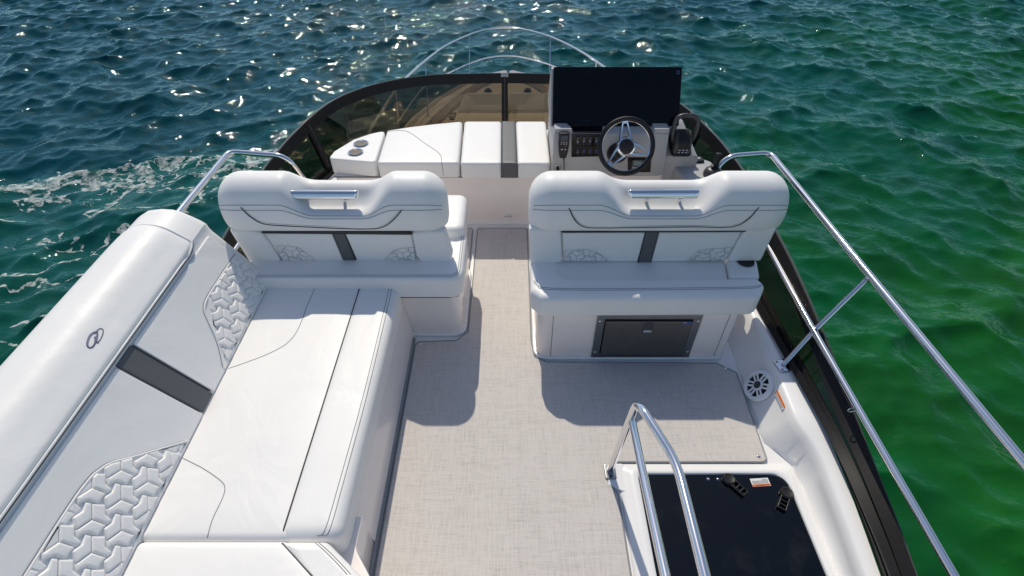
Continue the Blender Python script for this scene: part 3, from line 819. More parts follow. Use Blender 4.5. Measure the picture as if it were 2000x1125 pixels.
def build_seat(kind, label, x0, x1, sc, handle, Y0, px, bench_y):
    t = thing('helm_bench', label, 'bench', ((x0 + x1) / 2, 2.6, 0), 'twin helm seats')
    xs, secs = bolster_geo(x0, x1, Y0, sc)
    g = Geo().add(loft(secs, False)); n = len(secs[0])
    g.add((secs[0], [tuple(range(n))])); g.add((secs[-1], [tuple(range(n))]))
    g.f += [(j * n, (j + 1) * n, (j + 2) * n - 1, (j + 1) * n - 1) for j in range(len(secs) - 1)]
    hd = g.obj('headrest', 'white_vinyl', t, angle=70)
    s = Surf(g)
    # two rows of stitching below the crown
    for k, up in ((8.3, 0.0012), (9.4, 0.0012)):
        i0 = int(k); fr_ = k - i0
        ln = [(sl[i0] * (1 - fr_) + sl[i0 + 1] * fr_) + Vector((0, -0.0012, 0)) for sl in secs[5:-5]]
        Geo().add(tube(ln, 0.0015, 6)).obj('stitching', 'thread', hd)
    ln = s.line(px['arc'], 0.001, 8)
    Geo().add(tube(ln, 0.0031, 8)).obj('piping', 'piping_grey', hd)
    ln2 = [p + Vector((0, -0.0004, 0.011)) for p in ln[3:-3]]
    Geo().add(tube(ln2, 0.0012, 6)).obj('stitching', 'thread', hd)
    # lower back: wings, two panels, stripe, dark shadow strip
    fr = frame((0, Y0 + 0.012, 0), (1, 0, 0), (0, 0, 1))
    q = lambda pts, Y=Y0: [(PY(x, y, Y).x, PY(x, y, Y).z) for x, y in pts]
    bk = Geo().add(sbox(((x0 + x1) / 2, Y0 + 0.10, 0.675), (x1 - x0 - 0.14, 0.13, 0.25), 0.02)).obj('backrest', 'white_vinyl', t)
    for w in px['wings']:
        Geo().add(soft(q(w, Y0 - 0.0), -0.05, 0.016, 0.016, 0.01, 0.02, 0.002, 4, 4, fr)).obj('wing_cushion', 'white_vinyl', bk)
    for w in px['panels']:
        Geo().add(soft(q(w), -0.04, 0.004, 0.008, 0.004, 0.008, 0.004, 3, 4, fr)).obj('back_panel', 'white_vinyl', bk)
    Geo().add(soft(q(px['stripe']), -0.04, 0.007, 0.006, 0.004, 0.003, 0.003, 3, 3, fr)).obj('grey_stripe', 'grey_vinyl', bk)['label'] = 'charcoal stripe down the seat back'
    sq = q(px['stripe'])
    for a, b in ((0, 3), (1, 2)):
        Geo().add(tube([fmap(fr, (*sq[a], 0.004)), fmap(fr, (*sq[b], 0.004))], 0.0036, 8)).obj('piping', 'piping_grey', bk)
    Geo().add(soft(q(px['strip']), -0.02, 0.014, 0.004, 0.003, 0.003, 0, 2, 3, fr)).obj('dark_strip', 'near_black', bk)
    for reg in px['quilt']:
        rg = q(reg)
        for poly in chevrons(rg, 0.088, rg[0]):
            P = [fmap(fr, (p.x, p.y, 0.0085)) for p in poly]
            Geo().add(tube(P, 0.0008, 5, True)).obj('quilt_stitch', 'thread', bk)
    # grab handle in the scoop
    h0, h1, hy, hz = handle
    gh = Geo()
    pts = [Vector((h0, hy, hz)), Vector((h0 + 0.012, hy, hz)), Vector((h1 - 0.012, hy, hz)), Vector((h1, hy, hz))]
    fr2 = frame((0, hy, hz - 0.006), (1, 0, 0), (0, 0.45, 1))
    gh.add(soft([(h0, 0.030), (h1, 0.030), (h1 - 0.018, -0.026), (h0 + 0.018, -0.026)], -0.022, 0.022, 0.0215, 0.0215, 0.020, 0, 8, 4, fr2))
    hnd = gh.obj('grab_handle', 'chrome', t)
    for x in (h0 + 0.13, h1 - 0.10):
        Geo().add(tube([(x, hy + 0.002, hz - 0.012), (x - 0.003, hy + 0.012, hz - 0.04), (x - 0.005, hy + 0.02, hz - 0.075)], 0.009, 10)).obj('handle_post', 'chrome', hnd)
    return t, bk

def seat_port():
    px = dict(
        arc=[(470, 405), (490, 424), (515, 437), (560, 441), (640, 445), (715, 447), (748, 443), (770, 428), (785, 410)],
        wings=[[(445, 446), (511, 455), (550, 512), (487, 512)], [(804, 455), (868, 451), (884, 500), (874, 515), (824, 515), (813, 500)]],
        panels=[[(515, 458), (647, 458), (671, 512), (552, 512)], [(673, 458), (802, 458), (812, 512), (697, 512)]],
        stripe=[(649, 456), (671, 456), (695, 513), (673, 513)], strip=[(511, 451), (804, 454), (804, 459), (511, 456)],
        quilt=[[(540, 481), (565, 480), (585, 485), (618, 511), (549, 511)], [(809, 484), (780, 486), (765, 492), (750, 511), (812, 511)]])
    t, bk = build_seat('port', 'port helm seat nearest the long sofa, its back facing aft', -1.67, -0.375, (-1.30, -1.12, -0.84, -0.66), (-1.29, -0.85, 2.502, 0.994), 2.435, px, 2.27)
    b = Geo().add(soft([(-1.72, 2.345), (-0.322, 2.345), (-0.322, 3.0), (-1.72, 3.0)], 0.0, 0.405, 0.006, 0.002, 0.085, 0, 2, 8)).obj('pedestal', 'gelcoat', t)
    Geo().add(soft([(-1.72, 2.328), (-0.304, 2.328), (-0.304, 3.02), (-1.72, 3.02)], -0.002, 0.022, 0.01, 0.001, 0.09, 0, 3, 8)).obj('toe_strip', 'gelcoat_white', b)
    g = Geo().add(soft([(-1.60, 2.275), (-0.292, 2.275), (-0.292, 2.78), (-1.60, 2.78)], 0.402, 0.565, 0.035, 0.018, 0.09, 0, 5, 8))
    c = g.obj('seat_cushion', 'white_vinyl', t)
    for ins in (0.018, 0.030):
        zz = 0.565 - 0.035 + 0.035 * math.sin(math.acos(max(0, 1 - ins / 0.035))) + 0.0005
        pts = offset_round([(-1.60, 2.275), (-0.292, 2.275), (-0.292, 2.78), (-1.60, 2.78)], ins, 0.09, 8)[8:19]
        Geo().add(tube([(p.x, p.y, zz) for p in pts], 0.0014, 6)).obj('stitching', 'thread', c)
    Geo().add(tube([(-1.5, 2.279, 0.408), (-0.38, 2.279, 0.408), (-0.33, 2.292, 0.408), (-0.302, 2.34, 0.408)], 0.004, 6)).obj('piping', 'piping_grey', c)
    Geo().add(soft([(-1.55, 2.66), (-0.305, 2.66), (-0.305, 3.08), (-1.55, 3.08)], 0.46, 0.635, 0.04, 0.02, 0.07, 0.006, 5, 7)).obj('seat_cushion', 'white_vinyl', t)
    f = frame((-0.3215, 2.52, 0.30), (0, 1, 0), (0, 0, 1))
    l = Geo().add(soft([(-0.012, -0.022), (0.012, -0.022), (0.012, 0.022), (-0.012, 0.022)], 0, 0.006, 0.003, 0.001, 0.005, 0, 2, 3, f)).obj('door_latch', 'chrome', b)
    Geo().add(sbox((0, -0.008, 0.006), (0.012, 0.012, 0.004), 0.001, f)).obj('latch_button', 'piping_grey', l)
seat_port()

def seat_starboard():
    px = dict(
        arc=[(1111, 406), (1123, 430), (1142, 443), (1178, 445), (1267, 444), (1356, 443), (1427, 443), (1459, 430), (1482, 405)],
        wings=[[(1033, 446), (1096, 450), (1098, 513), (1036, 517)], [(1456, 449), (1519, 443), (1486, 510), (1420, 511)]],
        panels=[[(1099, 456), (1261, 456), (1246, 513), (1101, 513)], [(1288, 456), (1449, 455), (1419, 511), (1272, 513)]],
        stripe=[(1262, 454), (1287, 454), (1271, 514), (1247, 514)], strip=[(1097, 449), (1458, 448), (1457, 453), (1097, 455)],
        quilt=[[(1103, 490), (1145, 488), (1165, 493), (1190, 511), (1103, 512)], [(1430, 484), (1385, 487), (1365, 491), (1340, 511), (1416, 511)]])
    t, bk = build_seat('starboard', 'starboard helm seat behind the steering wheel, with the built-in fridge below it', 0.098, 1.575, (0.48, 0.68, 1.03, 1.21), (0.64, 1.06, 2.504, 0.998), 2.435, px, 2.07)
    b = Geo().add(soft([(0.150, 2.145), (1.335, 2.145), (1.45, 2.42), (1.45, 3.0), (0.150, 3.0)], 0.0, 0.405, 0.006, 0.002, [0.08, 0.03, 0.03, 0.05, 0.05], 0, 2, 8)).obj('pedestal', 'gelcoat', t)
    Geo().add(soft([(0.135, 2.128), (1.33, 2.128), (1.45, 2.40), (1.45, 3.02), (0.135, 3.02)], -0.002, 0.02, 0.01, 0.001, [0.09, 0.03, 0.03, 0.05, 0.05], 0, 3, 8)).obj('toe_strip', 'gelcoat_white', b)
    for x in (0.245, 1.285):
        Geo().add(sbox((x, 2.1445, 0.21), (0.003, 0.003, 0.38), 0.001)).obj('panel_joint', 'piping_grey', b)
    z = 0.56
    W = lambda pts: [tuple(PZ(x, y, z).xy) for x, y in pts]
    outer = W([(1036, 503), (1088, 503), (1094, 532), (1112, 541), (1478, 540), (1497, 553), (1486, 580), (1058, 583), (1036, 566)])
    g = Geo().add(soft(outer, 0.402, z, 0.038, 0.03, [.01, .02, .03, .03, .05, .06, .07, .06, .05], 0, 5, 6))
    c = g.obj('seat_cushion', 'white_vinyl', t)
    s = Surf(g)
    for dy in (0, 3.0):
        ln = s.line([(1043, 548 + dy), (1050, 556 + dy), (1064, 562 + dy), (1150, 564 + dy), (1300, 563 + dy), (1440, 561 + dy), (1478, 559 + dy), (1490, 552 + dy)], 0.001, 6)
        Geo().add(tube(ln, 0.0014, 6)).obj('stitching', 'thread', c)
    rec = W([(1080, 500), (1417, 500), (1424, 545), (1112, 546), (1082, 534)])
    Geo().add(soft(rec, 0.44, 0.545, 0.014, 0.01, 0.012, 0, 3, 4)).obj('inner_cushion', 'white_vinyl', t)
    cb = W([(1419, 508), (1478, 508), (1484, 541), (1426, 541)])
    k = Geo().add(soft(cb, 0.44, 0.562, 0.014, 0.01, 0.015, 0, 3, 4)).obj('cup_block', 'white_vinyl', t)
    p = PZ(1456, 511, 0.564)
    h = Geo().add(lathe([(0.048, 0), (0.052, 0.003), (0.050, 0.006), (0.046, 0.005)], frame(p, (1, 0, 0), (0, 1, 0)), 28)).obj('cup_holder', 'black_plastic', k)
    Geo().add(lathe([(0.046, 0.004), (0.044, 0.0015), (0, 0.0012)], frame(p, (1, 0, 0), (0, 1, 0)), 28)).obj('cup_liner', 'screen_black', h)  # flat black disc, the shade of the cup's hollow put into its colour
    Geo().add(soft([(0.12, 2.68), (1.44, 2.68), (1.44, 3.08), (0.12, 3.08)], 0.46, 0.635, 0.04, 0.02, 0.07, 0.006, 5, 7)).obj('seat_cushion', 'white_vinyl', t)
seat_starboard()

def build_fridge():
    t = thing('built_in_fridge', 'dark drawer fridge in a steel frame under the starboard seat', 'fridge', (0.81, 2.14, 0.0))
    Y = 2.1415
    fr = frame((0, Y, 0), (1, 0, 0), (0, 0, 1))
    Q = lambda pts: [(PY(x, y, Y).x, PY(x, y, Y).z) for x, y in pts]
    x0, x1, z0, z1 = 0.503, 1.122, 0.012, 0.405
    w = 0.047
    for a in ([(x0, z1 - w + .008), (x1, z1 - w + .008), (x1, z1), (x0, z1)], [(x0, z0), (x1, z0), (x1, z0 + w - .006), (x0, z0 + w - .006)], [(x0, z0 + w - .005), (x0 + w, z0 + w - .005), (x0 + w, z1 - w + .007), (x0, z1 - w + .007)], [(x1 - w, z0 + w - .005), (x1, z0 + w - .005), (x1, z1 - w + .007), (x1 - w, z1 - w + .007)]):
        Geo().add(soft(a, -0.004, 0.008, 0.0015, 0.001, 0.001, 0, 2, 2, fr)).obj('frame_bar', 'fridge_frame', t)
    Geo().add(sbox(((x0 + x1) / 2, Y + 0.02, (z0 + z1) / 2), (x1 - x0 - 0.02, 0.04, z1 - z0 - 0.02), 0.002)).obj('cabinet', 'screen_black', t)
    d = Geo().add(soft([(x0 + w + .006, z0 + w + .004), (x1 - w - .006, z0 + w + .004), (x1 - w - .006, z1 - w + .0), (x0 + w + .006, z1 - w + .0)], 0.0, 0.020, 0.003, 0.001, 0.004, 0, 2, 3, fr)).obj('door', 'fridge_door', t)
    p = PY(1265, 634, Y)
    l = Geo().add(soft([(p.x - .030, p.z - .050), (p.x + .030, p.z - .050), (p.x + .030, p.z + .040), (p.x - .030, p.z + .040)], 0.019, 0.022, 0.001, 0.0005, 0.003, 0, 2, 3, fr)).obj('latch', 'piping_grey', d)
    Geo().add(soft([(p.x - .026, p.z - .046), (p.x + .026, p.z - .046), (p.x + .026, p.z - .026), (p.x - .026, p.z - .026)], 0.021, 0.026, 0.002, 0.0005, 0.002, 0, 2, 3, fr)).obj('latch_lip', 'chrome', l)
    p = PY(1341, 626, Y)
    b = Geo().add(soft([(p.x - .026, p.z - .008), (p.x + .026, p.z - .008), (p.x + .026, p.z + .008), (p.x - .026, p.z + .008)], 0.019, 0.0215, 0.0005, 0.0005, 0.001, 0, 1, 2, fr)).obj('badge', 'icon_blue', d)
    Geo().add(soft([(p.x - .024, p.z + .001), (p.x - .004, p.z + .001), (p.x - .004, p.z + .006), (p.x - .024, p.z + .006)], 0.0213, 0.0222, 0.0002, 0.0002, 0.001, 0, 1, 2, fr)).obj('badge_print', 'icon_white', b)
    for x in (x0 + 0.018, x1 - 0.018):
        for z in (z0 + 0.06, z1 - 0.055):
            Geo().add(lathe([(0.0075, 0.0075), (0.0075, 0.010), (0.004, 0.0115), (0, 0.0118)], frame((x, Y, z), (1, 0, 0), (0, 0, 1)), 12)).obj('screw', 'chrome', t)
build_fridge()

# ------------------------------------------------------------------ long sofa
SA, SB = Vector((-1.466, 0, 0.48)), Vector((-1.69, 0, 0.84))
def build_sofa():
    t = thing('long_sofa', 'long white sofa with quilted panels along the port side', 'sofa', (-1.2, 1.0, 0))
    # plinth, leaning a little, with a dark slab painting the grip gap's shade under the seat
    pr = [(-1.5, 0.0), (-0.650, 0.0), (-0.652, 0.02), (-0.672, 0.18), (-0.700, 0.335), (-1.5, 0.335)]
    pl = Geo().add(loft([[(x, y, z) for x, z in pr] for y in (1.00, 2.34)], True, True)).obj('plinth', 'gelcoat', t, angle=20)
    Geo().add(soft([(-1.5, 0.997), (-0.656, 0.997), (-0.655, 0.86), (-0.42, 0.55), (-0.15, 0.36), (-0.15, -0.5), (-1.5, -0.5)], 0.0, 0.31, 0.006, 0.002, [.003, .003, .05, .05, .02, .02, .02], 0, 2, 4)).obj('plinth', 'gelcoat', t)
    Geo().add(tube([(-0.652, 0.998, 0.012), (-0.673, 0.998, 0.18), (-0.70, 0.998, 0.33)], 0.002, 6)).obj('panel_joint', 'piping_grey', pl)
    Geo().add(loft([[(x, y, z) for x, z in ((-0.640, 0.0), (-0.636, 0.010), (-0.640, 0.020), (-0.654, 0.024))] for y in (0.0, 2.30)])).obj('toe_strip', 'mat_border', pl)
    Geo().add(soft([(1.02, 0.300), (2.12, 0.300), (2.06, 0.345), (1.10, 0.345)], 0, 0.012, 0.004, 0.002, 0.01, 0, 2, 3, frame((-0.702, 0, 0), (0, 1, 0), (-0.18, 0, 1)))).obj('grip_gap_shade', 'near_black', pl)
    Geo().add(soft([(-0.04, 0.22), (0.04, 0.22), (0.04, 0.245), (-0.04, 0.245)], 0, 0.012, 0.004, 0.002, 0.01, 0, 2, 3, frame((-0.52, 0.68, 0), (-0.235, 0.31, 0), (0, 0, 1)))).obj('door_latch', 'chrome', t)
    zt = 0.48
    def cushion(poly, rads, nm='seat_cushion', z0=0.318, r=0.032):
        g = Geo().add(soft(poly, z0, zt, r, 0.015, rads, 0.004, 5, 6)); return g, g.obj(nm, 'white_vinyl', t)
    g1, c1 = cushion([(-1.475, 0.830), (-0.884, 0.830), (-0.884, 2.335), (-1.475, 2.335)], 0.03)
    g2, c2 = cushion([(-0.945, 0.830), (-0.680, 0.838), (-0.674, 2.335), (-0.945, 2.335)], [.03, .06, .05, .03], 'seat_roll', 0.30, 0.052)
    g3, c3 = cushion([(-1.475, 0.832), (-0.89, 0.832), (-0.73, 0.715), (-0.385, 0.40), (-0.40, -0.5), (-1.475, -0.5)], 0.035)
    g4, c4 = cushion([(-0.925, 0.832), (-0.73, 0.832), (-0.56, 0.70), (-0.20, 0.38), (-0.40, 0.34), (-0.768, 0.675)], [.02, .05, .06, .03, .02, .02], 'seat_roll', 0.30, 0.038)
    # dark welt between seat and roll, and the covers' seams
    Geo().add(tube([(-0.910, 0.836, 0.44), (-0.910, 0.846, 0.472), (-0.910, 0.875, 0.4795), (-0.910, 2.33, 0.4795)], 0.0034, 8)).obj('piping', 'piping_grey', c2)
    Geo().add(tube([(-0.901, 0.82, 0.474), (-0.745, 0.697, 0.479), (-0.40, 0.385, 0.479)], 0.0034, 8)).obj('piping', 'piping_grey', c4)
    s = Surf(g1)
    for pts, nm in (([(353, 893), (395, 914), (430, 938), (439, 952), (435, 972), (415, 1015), (405, 1050)], 'a'), ([(622, 549), (600, 597), (590, 625), (575, 655), (553, 676), (510, 697), (446, 720)], 'b')):
        Geo().add(tube(s.line(pts, 0.0003, 8), 0.0017, 6)).obj('seam', 'thread', c1)
    s2 = Surf(g2)
    for dx in (0, 5.5):
        Geo().add(tube(s2.line([(767 - dx, 556), (748 - dx * 1.1, 640), (712 - dx * 1.3, 790), (670 - dx * 1.5, 945), (644 - dx * 1.7, 1035), (630 - dx * 2, 1046)], 0.0004, 8), 0.0016, 6)).obj('stitching', 'thread', c2)
    s4 = Surf(g4)
    for dx in (0, 7):
        ln = s4.line([(622 - dx, 1060), (640 - dx, 1075), (665 - dx, 1100), (685 - dx, 1122)], 0.0004, 6)
        if len(ln) > 2: Geo().add(tube(ln, 0.0016, 6)).obj('stitching', 'thread', c4)

    # backrest
    prof = [(-1.46, 0.30), (-1.466, 0.48), (-1.69, 0.84), (-1.700, 0.866), (-1.704, 0.890), (-1.726, 0.913), (-1.766, 0.942), (-1.808, 0.970), (-1.85, 0.986), (-1.91, 0.991), (-1.975, 0.983), (-2.03, 0.952), (-2.068, 0.895), (-2.083, 0.78), (-2.06, 0.30)]
    g = Geo(); secs = []
    for y, k in [(-0.9, 1.0), (0.5, 1), (1.4, 1), (2.0, 1), (2.335, 1.0), (2.362, 0.992), (2.378, 0.972), (2.386, 0.93)]:
        cx, cz = -1.78, 0.62
        secs.append([(cx + (x - cx) * k, y, cz + (z - cz) * k) for x, z in prof])
    g.add(loft(secs, True, True)); bk = g.obj('backrest', 'white_vinyl', t, angle=32)
    n_up = (SB - SA).normalized()
    fr = frame(SA, (0, 1, 0), n_up)            # plane of the lower back: u along the sofa, v up the slope
    if fr[3].x < 0: fr = (fr[0], fr[1], fr[2], -fr[3])
    L = (SB - SA).length
    def panel(poly, h, mat, nm, parent, rc=0.01, r=0.004):
        f2 = fr
        return Geo().add(soft(poly, -0.01, h, r, 0.002, rc, 0, 3, 4, f2)).obj(nm, mat, parent, angle=50)
    panel([(1.412, 0.0), (1.522, 0.0), (1.522, L + .002), (1.405, L + .002)], 0.006, 'grey_vinyl', 'grey_stripe', bk, 0.004)['label'] = 'charcoal stripe down the sofa back'
    lowp = panel([(-0.85, 0.0), (1.404, 0.0), (1.397, L - .002), (-0.85, L - .002)], 0.008, 'white_vinyl', 'back_panel', bk)
    upp = panel([(1.530, 0.0), (2.335, 0.0), (2.325, L - .002), (1.530, L - .002)], 0.008, 'white_vinyl', 'back_panel', bk)
    for u in (1.4085, 1.526):
        Geo().add(tube([fmap(fr, (u, 0.02, 0.006)), fmap(fr, (u - 0.003, L - 0.004, 0.006))], 0.0035, 8)).obj('piping', 'piping_grey', bk)
    # quilted corners, every tuft a padded piece
    low_r = [(1.255, 0.012), (1.115, 0.160), (1.045, 0.238), (1.000, 0.264), (0.955, 0.277), (0.815, 0.286), (0.30, 0.286), (0.30, 0.012)]
    up_r = [(1.668, 0.012), (1.770, 0.095), (1.855, 0.200), (1.885, 0.232), (1.930, 0.252), (2.02, 0.258), (2.31, 0.250), (2.335, 0.24), (2.335, 0.012)]
    for reg, pan in ((low_r, lowp), (up_r, upp)):
        for poly, *cell in chevrons(reg, 0.1135, (0.934, 0.14), frames=True):
            tuft(poly, fr, 0.0135, pan, cell, z0=0.0066)
        # welt along the quilted corner's edge
        e = reg[:-1] if reg is low_r else reg[:-1]
        ln = [fmap(fr, (p.x, p.y, 0.0105)) for p in smooth_line([Vector((a, b, 0)) for a, b in e], 4)]
        Geo().add(tube(ln, 0.0045, 8)).obj('welt', 'white_vinyl', pan)
        Geo().add(tube([p + fr[2] * 0.0075 - fr[3] * 0.0018 for p in ln], 0.0014, 6)).obj('stitching', 'thread', pan)
    # top bolster pad
    bp = [(-1.700, 0.872), (-1.690, 0.878), (-1.690, 0.896), (-1.706, 0.914), (-1.740, 0.943), (-1.788, 0.983), (-1.832, 1.006), (-1.885, 1.015), (-1.945, 1.009), (-2.005, 0.983), (-2.055, 0.935), (-2.088, 0.85), (-2.095, 0.70), (-2.05, 0.70)]
    bs = smooth_line([Vector((x, 0, z)) for x, z in bp], 4)
    m = len(bs)
    def yend(i):
        f = i / (m - 1)
        return 2.07 + 0.12 * smooth01(f / 0.22) + 0.02 * f
    secs = []
    for y in (-0.9, 0.0, 0.6, 1.2, 1.7, 1.95): secs.append([Vector((p.x, y, p.z)) for p in bs])
    for tt in (0.0, 0.5, 0.8, 0.95, 1.0):
        k = 1 - 0.028 * (1 - math.sqrt(max(0, 1 - tt * tt)))
        secs.append([Vector((-1.88 + (p.x + 1.88) * k, 1.98 + (yend(i) - 1.98) * (0.35 + 0.65 * tt), 0.70 + (p.z - 0.70) * (1 - (1 - k) * 1.6))) for i, p in enumerate(bs)])
    gb = Geo().add(loft(secs, True, True)); bo = gb.obj('bolster', 'white_vinyl', t, angle=60)
    edge = [Vector((p.x, p.y, p.z)) for p in (sec[3] for sec in secs)] + [secs[-1][i] for i in range(4, m - 8)]
    Geo().add(tube([p + Vector((0.005, 0.002, -0.001)) for p in edge], 0.0056, 8)).obj('welt', 'white_vinyl', bo)
    Geo().add(tube([p + Vector((0.004, 0.007, -0.0105)) for p in edge], 0.0048, 8)).obj('piping', 'piping_grey', bo)
    sb = Surf(gb)
    # stitched emblem on the bolster
    S5 = lambda pts: [(x * 600 / 1776, 380 + y * 600 / 1776) for x, y in pts]
    strokes = [(S5([(558, 792), (540, 797), (520, 815), (507, 845), (504, 868), (511, 884), (526, 885), (540, 876), (549, 860), (552, 840), (550, 822)]), 0.0042),
               (S5([(546, 806), (556, 792), (566, 780), (580, 774), (592, 777), (597, 790), (594, 808), (586, 828), (575, 846), (562, 858)]), 0.0026),
               (S5([(561, 790), (562, 810), (558, 835), (560, 856), (570, 856)]), 0.0040)]
    em = Geo()
    for pts, r in strokes:
        ln = sb.line(pts, 0.0006, 5)
        if len(ln) > 2: em.add(tube(ln, r, 6, flat=0.6))
    em.obj('emblem', 'embroidery', bo)['label'] = 'stitched grey looped emblem'
build_sofa()

# ------------------------------------------------------------------ helm console
def extr(prof, x0, x1, **k): return loft([[(x, y, z) for y, z in prof] for x in (x0, x1)], True, True)
def build_console():
    t = thing('helm_console', 'grey helm console with steering wheel and twin black displays', 'console', (0.78, 3.8, 0))
    Geo().add(soft([(0.30, 3.525), (1.16, 3.525), (1.16, 4.3), (0.30, 4.3)], 0.0, 0.512, 0.005, 0.002, 0.03, 0, 2, 4)).obj('base', 'gelcoat', t)
    # rounded grey dashboard moulding
    pr = [(3.505, 0.515), (3.500, 0.54), (3.500, 0.845), (3.506, 0.860), (3.522, 0.868), (3.62, 0.874), (4.15, 0.874), (4.15, 0.515)]
    secs = []
    for x, k in [(0.302, 0.975), (0.307, 0.992), (0.318, 1.0), (1.03, 1.0), (1.06, 1.0), (1.10, .985), (1.13, .96)]:
        secs.append([(x + (0.06 * (0.87 - z) if x > 1 else 0), 3.8 + (y - 3.8) * k, 0.6 + (z - 0.6) * k) for y, z in pr])
    dash = Geo().add(loft(secs, True, True)).obj('dashboard', 'console_grey', t, angle=35)
    # display hood and its black glass
    sb, stp = Vector((0, 3.600, 0.873)), Vector((0, 3.800, 1.219))
    d = (stp - sb).normalized(); fr = frame((0, 3.600, 0.873), (1, 0, 0), d); Ls = (stp - sb).length
    hood = Geo().add(extr([(3.606, 0.868), (3.802, 1.208), (3.822, 1.214), (3.850, 1.206), (4.02, 0.95), (4.04, 0.87)], 0.283, 1.214)).obj('display_hood', 'console_grey', t, angle=25)
    gl = Geo().add(soft([(0.294, -0.002), (1.216, -0.002), (1.212, Ls + .004), (0.296, Ls + .004)], -0.006, 0.008, 0.003, 0.001, 0.012, 0, 2, 4, fr)).obj('display', 'screen_black', hood)
    f2 = (fr[0] + fr[3] * 0.0084, *fr[1:])
    for a, b in ((0.335, 0.740), (0.765, 1.165)):
        Geo().add(soft([(a, 0.055), (b, 0.055), (b, 0.335), (a, 0.335)], -0.0006, 0.0004, 0.0002, 0.0001, 0.003, 0, 1, 2, f2)).obj('screen', 'screen_panel', gl)
        text('brand_print', 'GARMIN', 0.016, (fmap(f2, ((a + b) / 2, 0.036, 0.0002)), *f2[1:]), 'lcd_blue', gl)
    # blue power mark in the corner
    Geo().add(tube([fmap(f2, (1.185 + 0.009 * math.cos(a), 0.365 + 0.011 * math.sin(a), 0.0006)) for a in [i * math.pi / 8 for i in range(16)]], 0.0022, 6, True)).obj('power_mark', 'icon_blue', gl)
    # shoulders beside the apron and the black apron over the switches
    for xa, xb in ((0.305, 0.415), (1.02, 1.13)):
        Geo().add(soft([(xa, 3.51), (xb + (0.02 if xa < 1 else 0), 3.51), (xb, 3.575), (xb - 0.02 if xa < 1 else xb, 3.61), (xa, 3.61)], 0.86, 0.893, 0.008, 0.002, 0.012, 0, 3, 3)).obj('shoulder', 'console_grey', dash)
    Geo().add(soft([(0.440, 3.503), (0.645, 3.503), (0.660, 3.60), (0.425, 3.60)], 0.868, 0.877, 0.002, 0.001, 0.004, 0, 2, 3)).obj('apron', 'screen_black', dash)
    # switch panel
    fp = frame((0, 3.4995, 0), (1, 0, 0), (0, 0, 1))
    Q = lambda x, y: (PY(x, y, 3.4985).x, PY(x, y, 3.4985).z)
    sp = Geo().add(soft([Q(1116.5, 262), Q(1176.5, 262), Q(1175, 305), Q(1116, 306.5)], 0, 0.004, 0.001, 0.0005, 0.003, 0, 2, 3, fp)).obj('switch_panel', 'screen_black', t)
    for ry in (274, 293):
        for i in range(5):
            x, z = Q(1128.3 + i * 12.1, ry)
            if i == 4: x, z = Q(1172.5, ry); continue
            sw = Geo().add(soft([(x - .013, z - .034), (x + .013, z - .034), (x + .013, z + .034), (x - .013, z + .034)], 0.003, 0.010, 0.003, 0.001, 0.005, 0, 3, 3, fp)).obj('switch', 'black_plastic', sp)
            up = Geo().add(soft([(x - .009, z + .012), (x + .009, z + .012), (x + .008, z + .030), (x - .008, z + .030)], 0.008, 0.0125 if ry < 280 else 0.0105, 0.002, 0.001, 0.003, 0, 2, 3, fp)).obj('rocker', 'grey_plastic' if ry < 280 else 'black_plastic', sw)
            Geo().add(sbox((x, z - 0.001, 0.0102), (0.011, 0.006, 0.001), 0.0003, fp)).obj('switch_mark', 'icon_white' if ry < 280 else 'icon_blue', sw)
            Geo().add(sbox((x, z - 0.013, 0.0102), (0.010, 0.004, 0.001), 0.0003, fp)).obj('switch_mark', 'icon_white' if i == 0 else 'icon_blue', sw)
    # small gauge display to the right of the wheel
    g = Geo().add(soft([Q(1226, 307), Q(1272, 307), Q(1270, 336), Q(1226, 336)], 0, 0.005, 0.001, 0.0005, 0.003, 0, 2, 3, fp)).obj('gauge_panel', 'screen_black', t)
    c = Q(1244, 320)
    b = Geo().add(sbox((c[0], c[1], 0.009), (0.085, 0.080, 0.012), 0.006, fp)).obj('gauge', 'grey_plastic', g)
    Geo().add(sbox((c[0], c[1] + 0.012, 0.0155), (0.062, 0.036, 0.001), 0.0003, fp)).obj('gauge_screen', 'lcd_screen', b)
    for i in range(4): Geo().add(sbox((c[0] - 0.027 + i * 0.018, c[1] - 0.024, 0.0155), (0.013, 0.011, 0.002), 0.001, fp)).obj('gauge_button', 'icon_white', b)
    # steering wheel
    C = PY(1222, 286, 3.315); tl = R(27)
    n = Vector((0, -math.cos(tl), math.sin(tl))); ex = Vector((1, 0, 0)); ey = n.cross(ex)
    fw = (C, ex, ey, n)
    w = Geo().add(tube([fmap(fw, (0.183 * math.cos(a), 0.183 * math.sin(a), 0.018)) for a in [2 * math.pi * i / 72 for i in range(72)]], 0.0165, 14, True)).obj('steering_wheel', 'black_leather', t)
    Geo().add(tube([fmap(fw, (0.167 * math.cos(a), 0.167 * math.sin(a), 0.014)) for a in [2 * math.pi * i / 72 for i in range(72)]], 0.0035, 8, True)).obj('inner_ring', 'chrome', w)
    Geo().add(lathe([(0.0, -0.012), (0.060, -0.012), (0.066, 0.004), (0.066, 0.016), (0.060, 0.027), (0.052, 0.029), (0.049, 0.024)], fw, 40)).obj('hub', 'chrome', w)
    Geo().add(lathe([(0.049, 0.020), (0.048, 0.026), (0.035, 0.030), (0.0, 0.031)], fw, 40)).obj('hub_cap', 'black_plastic', w)
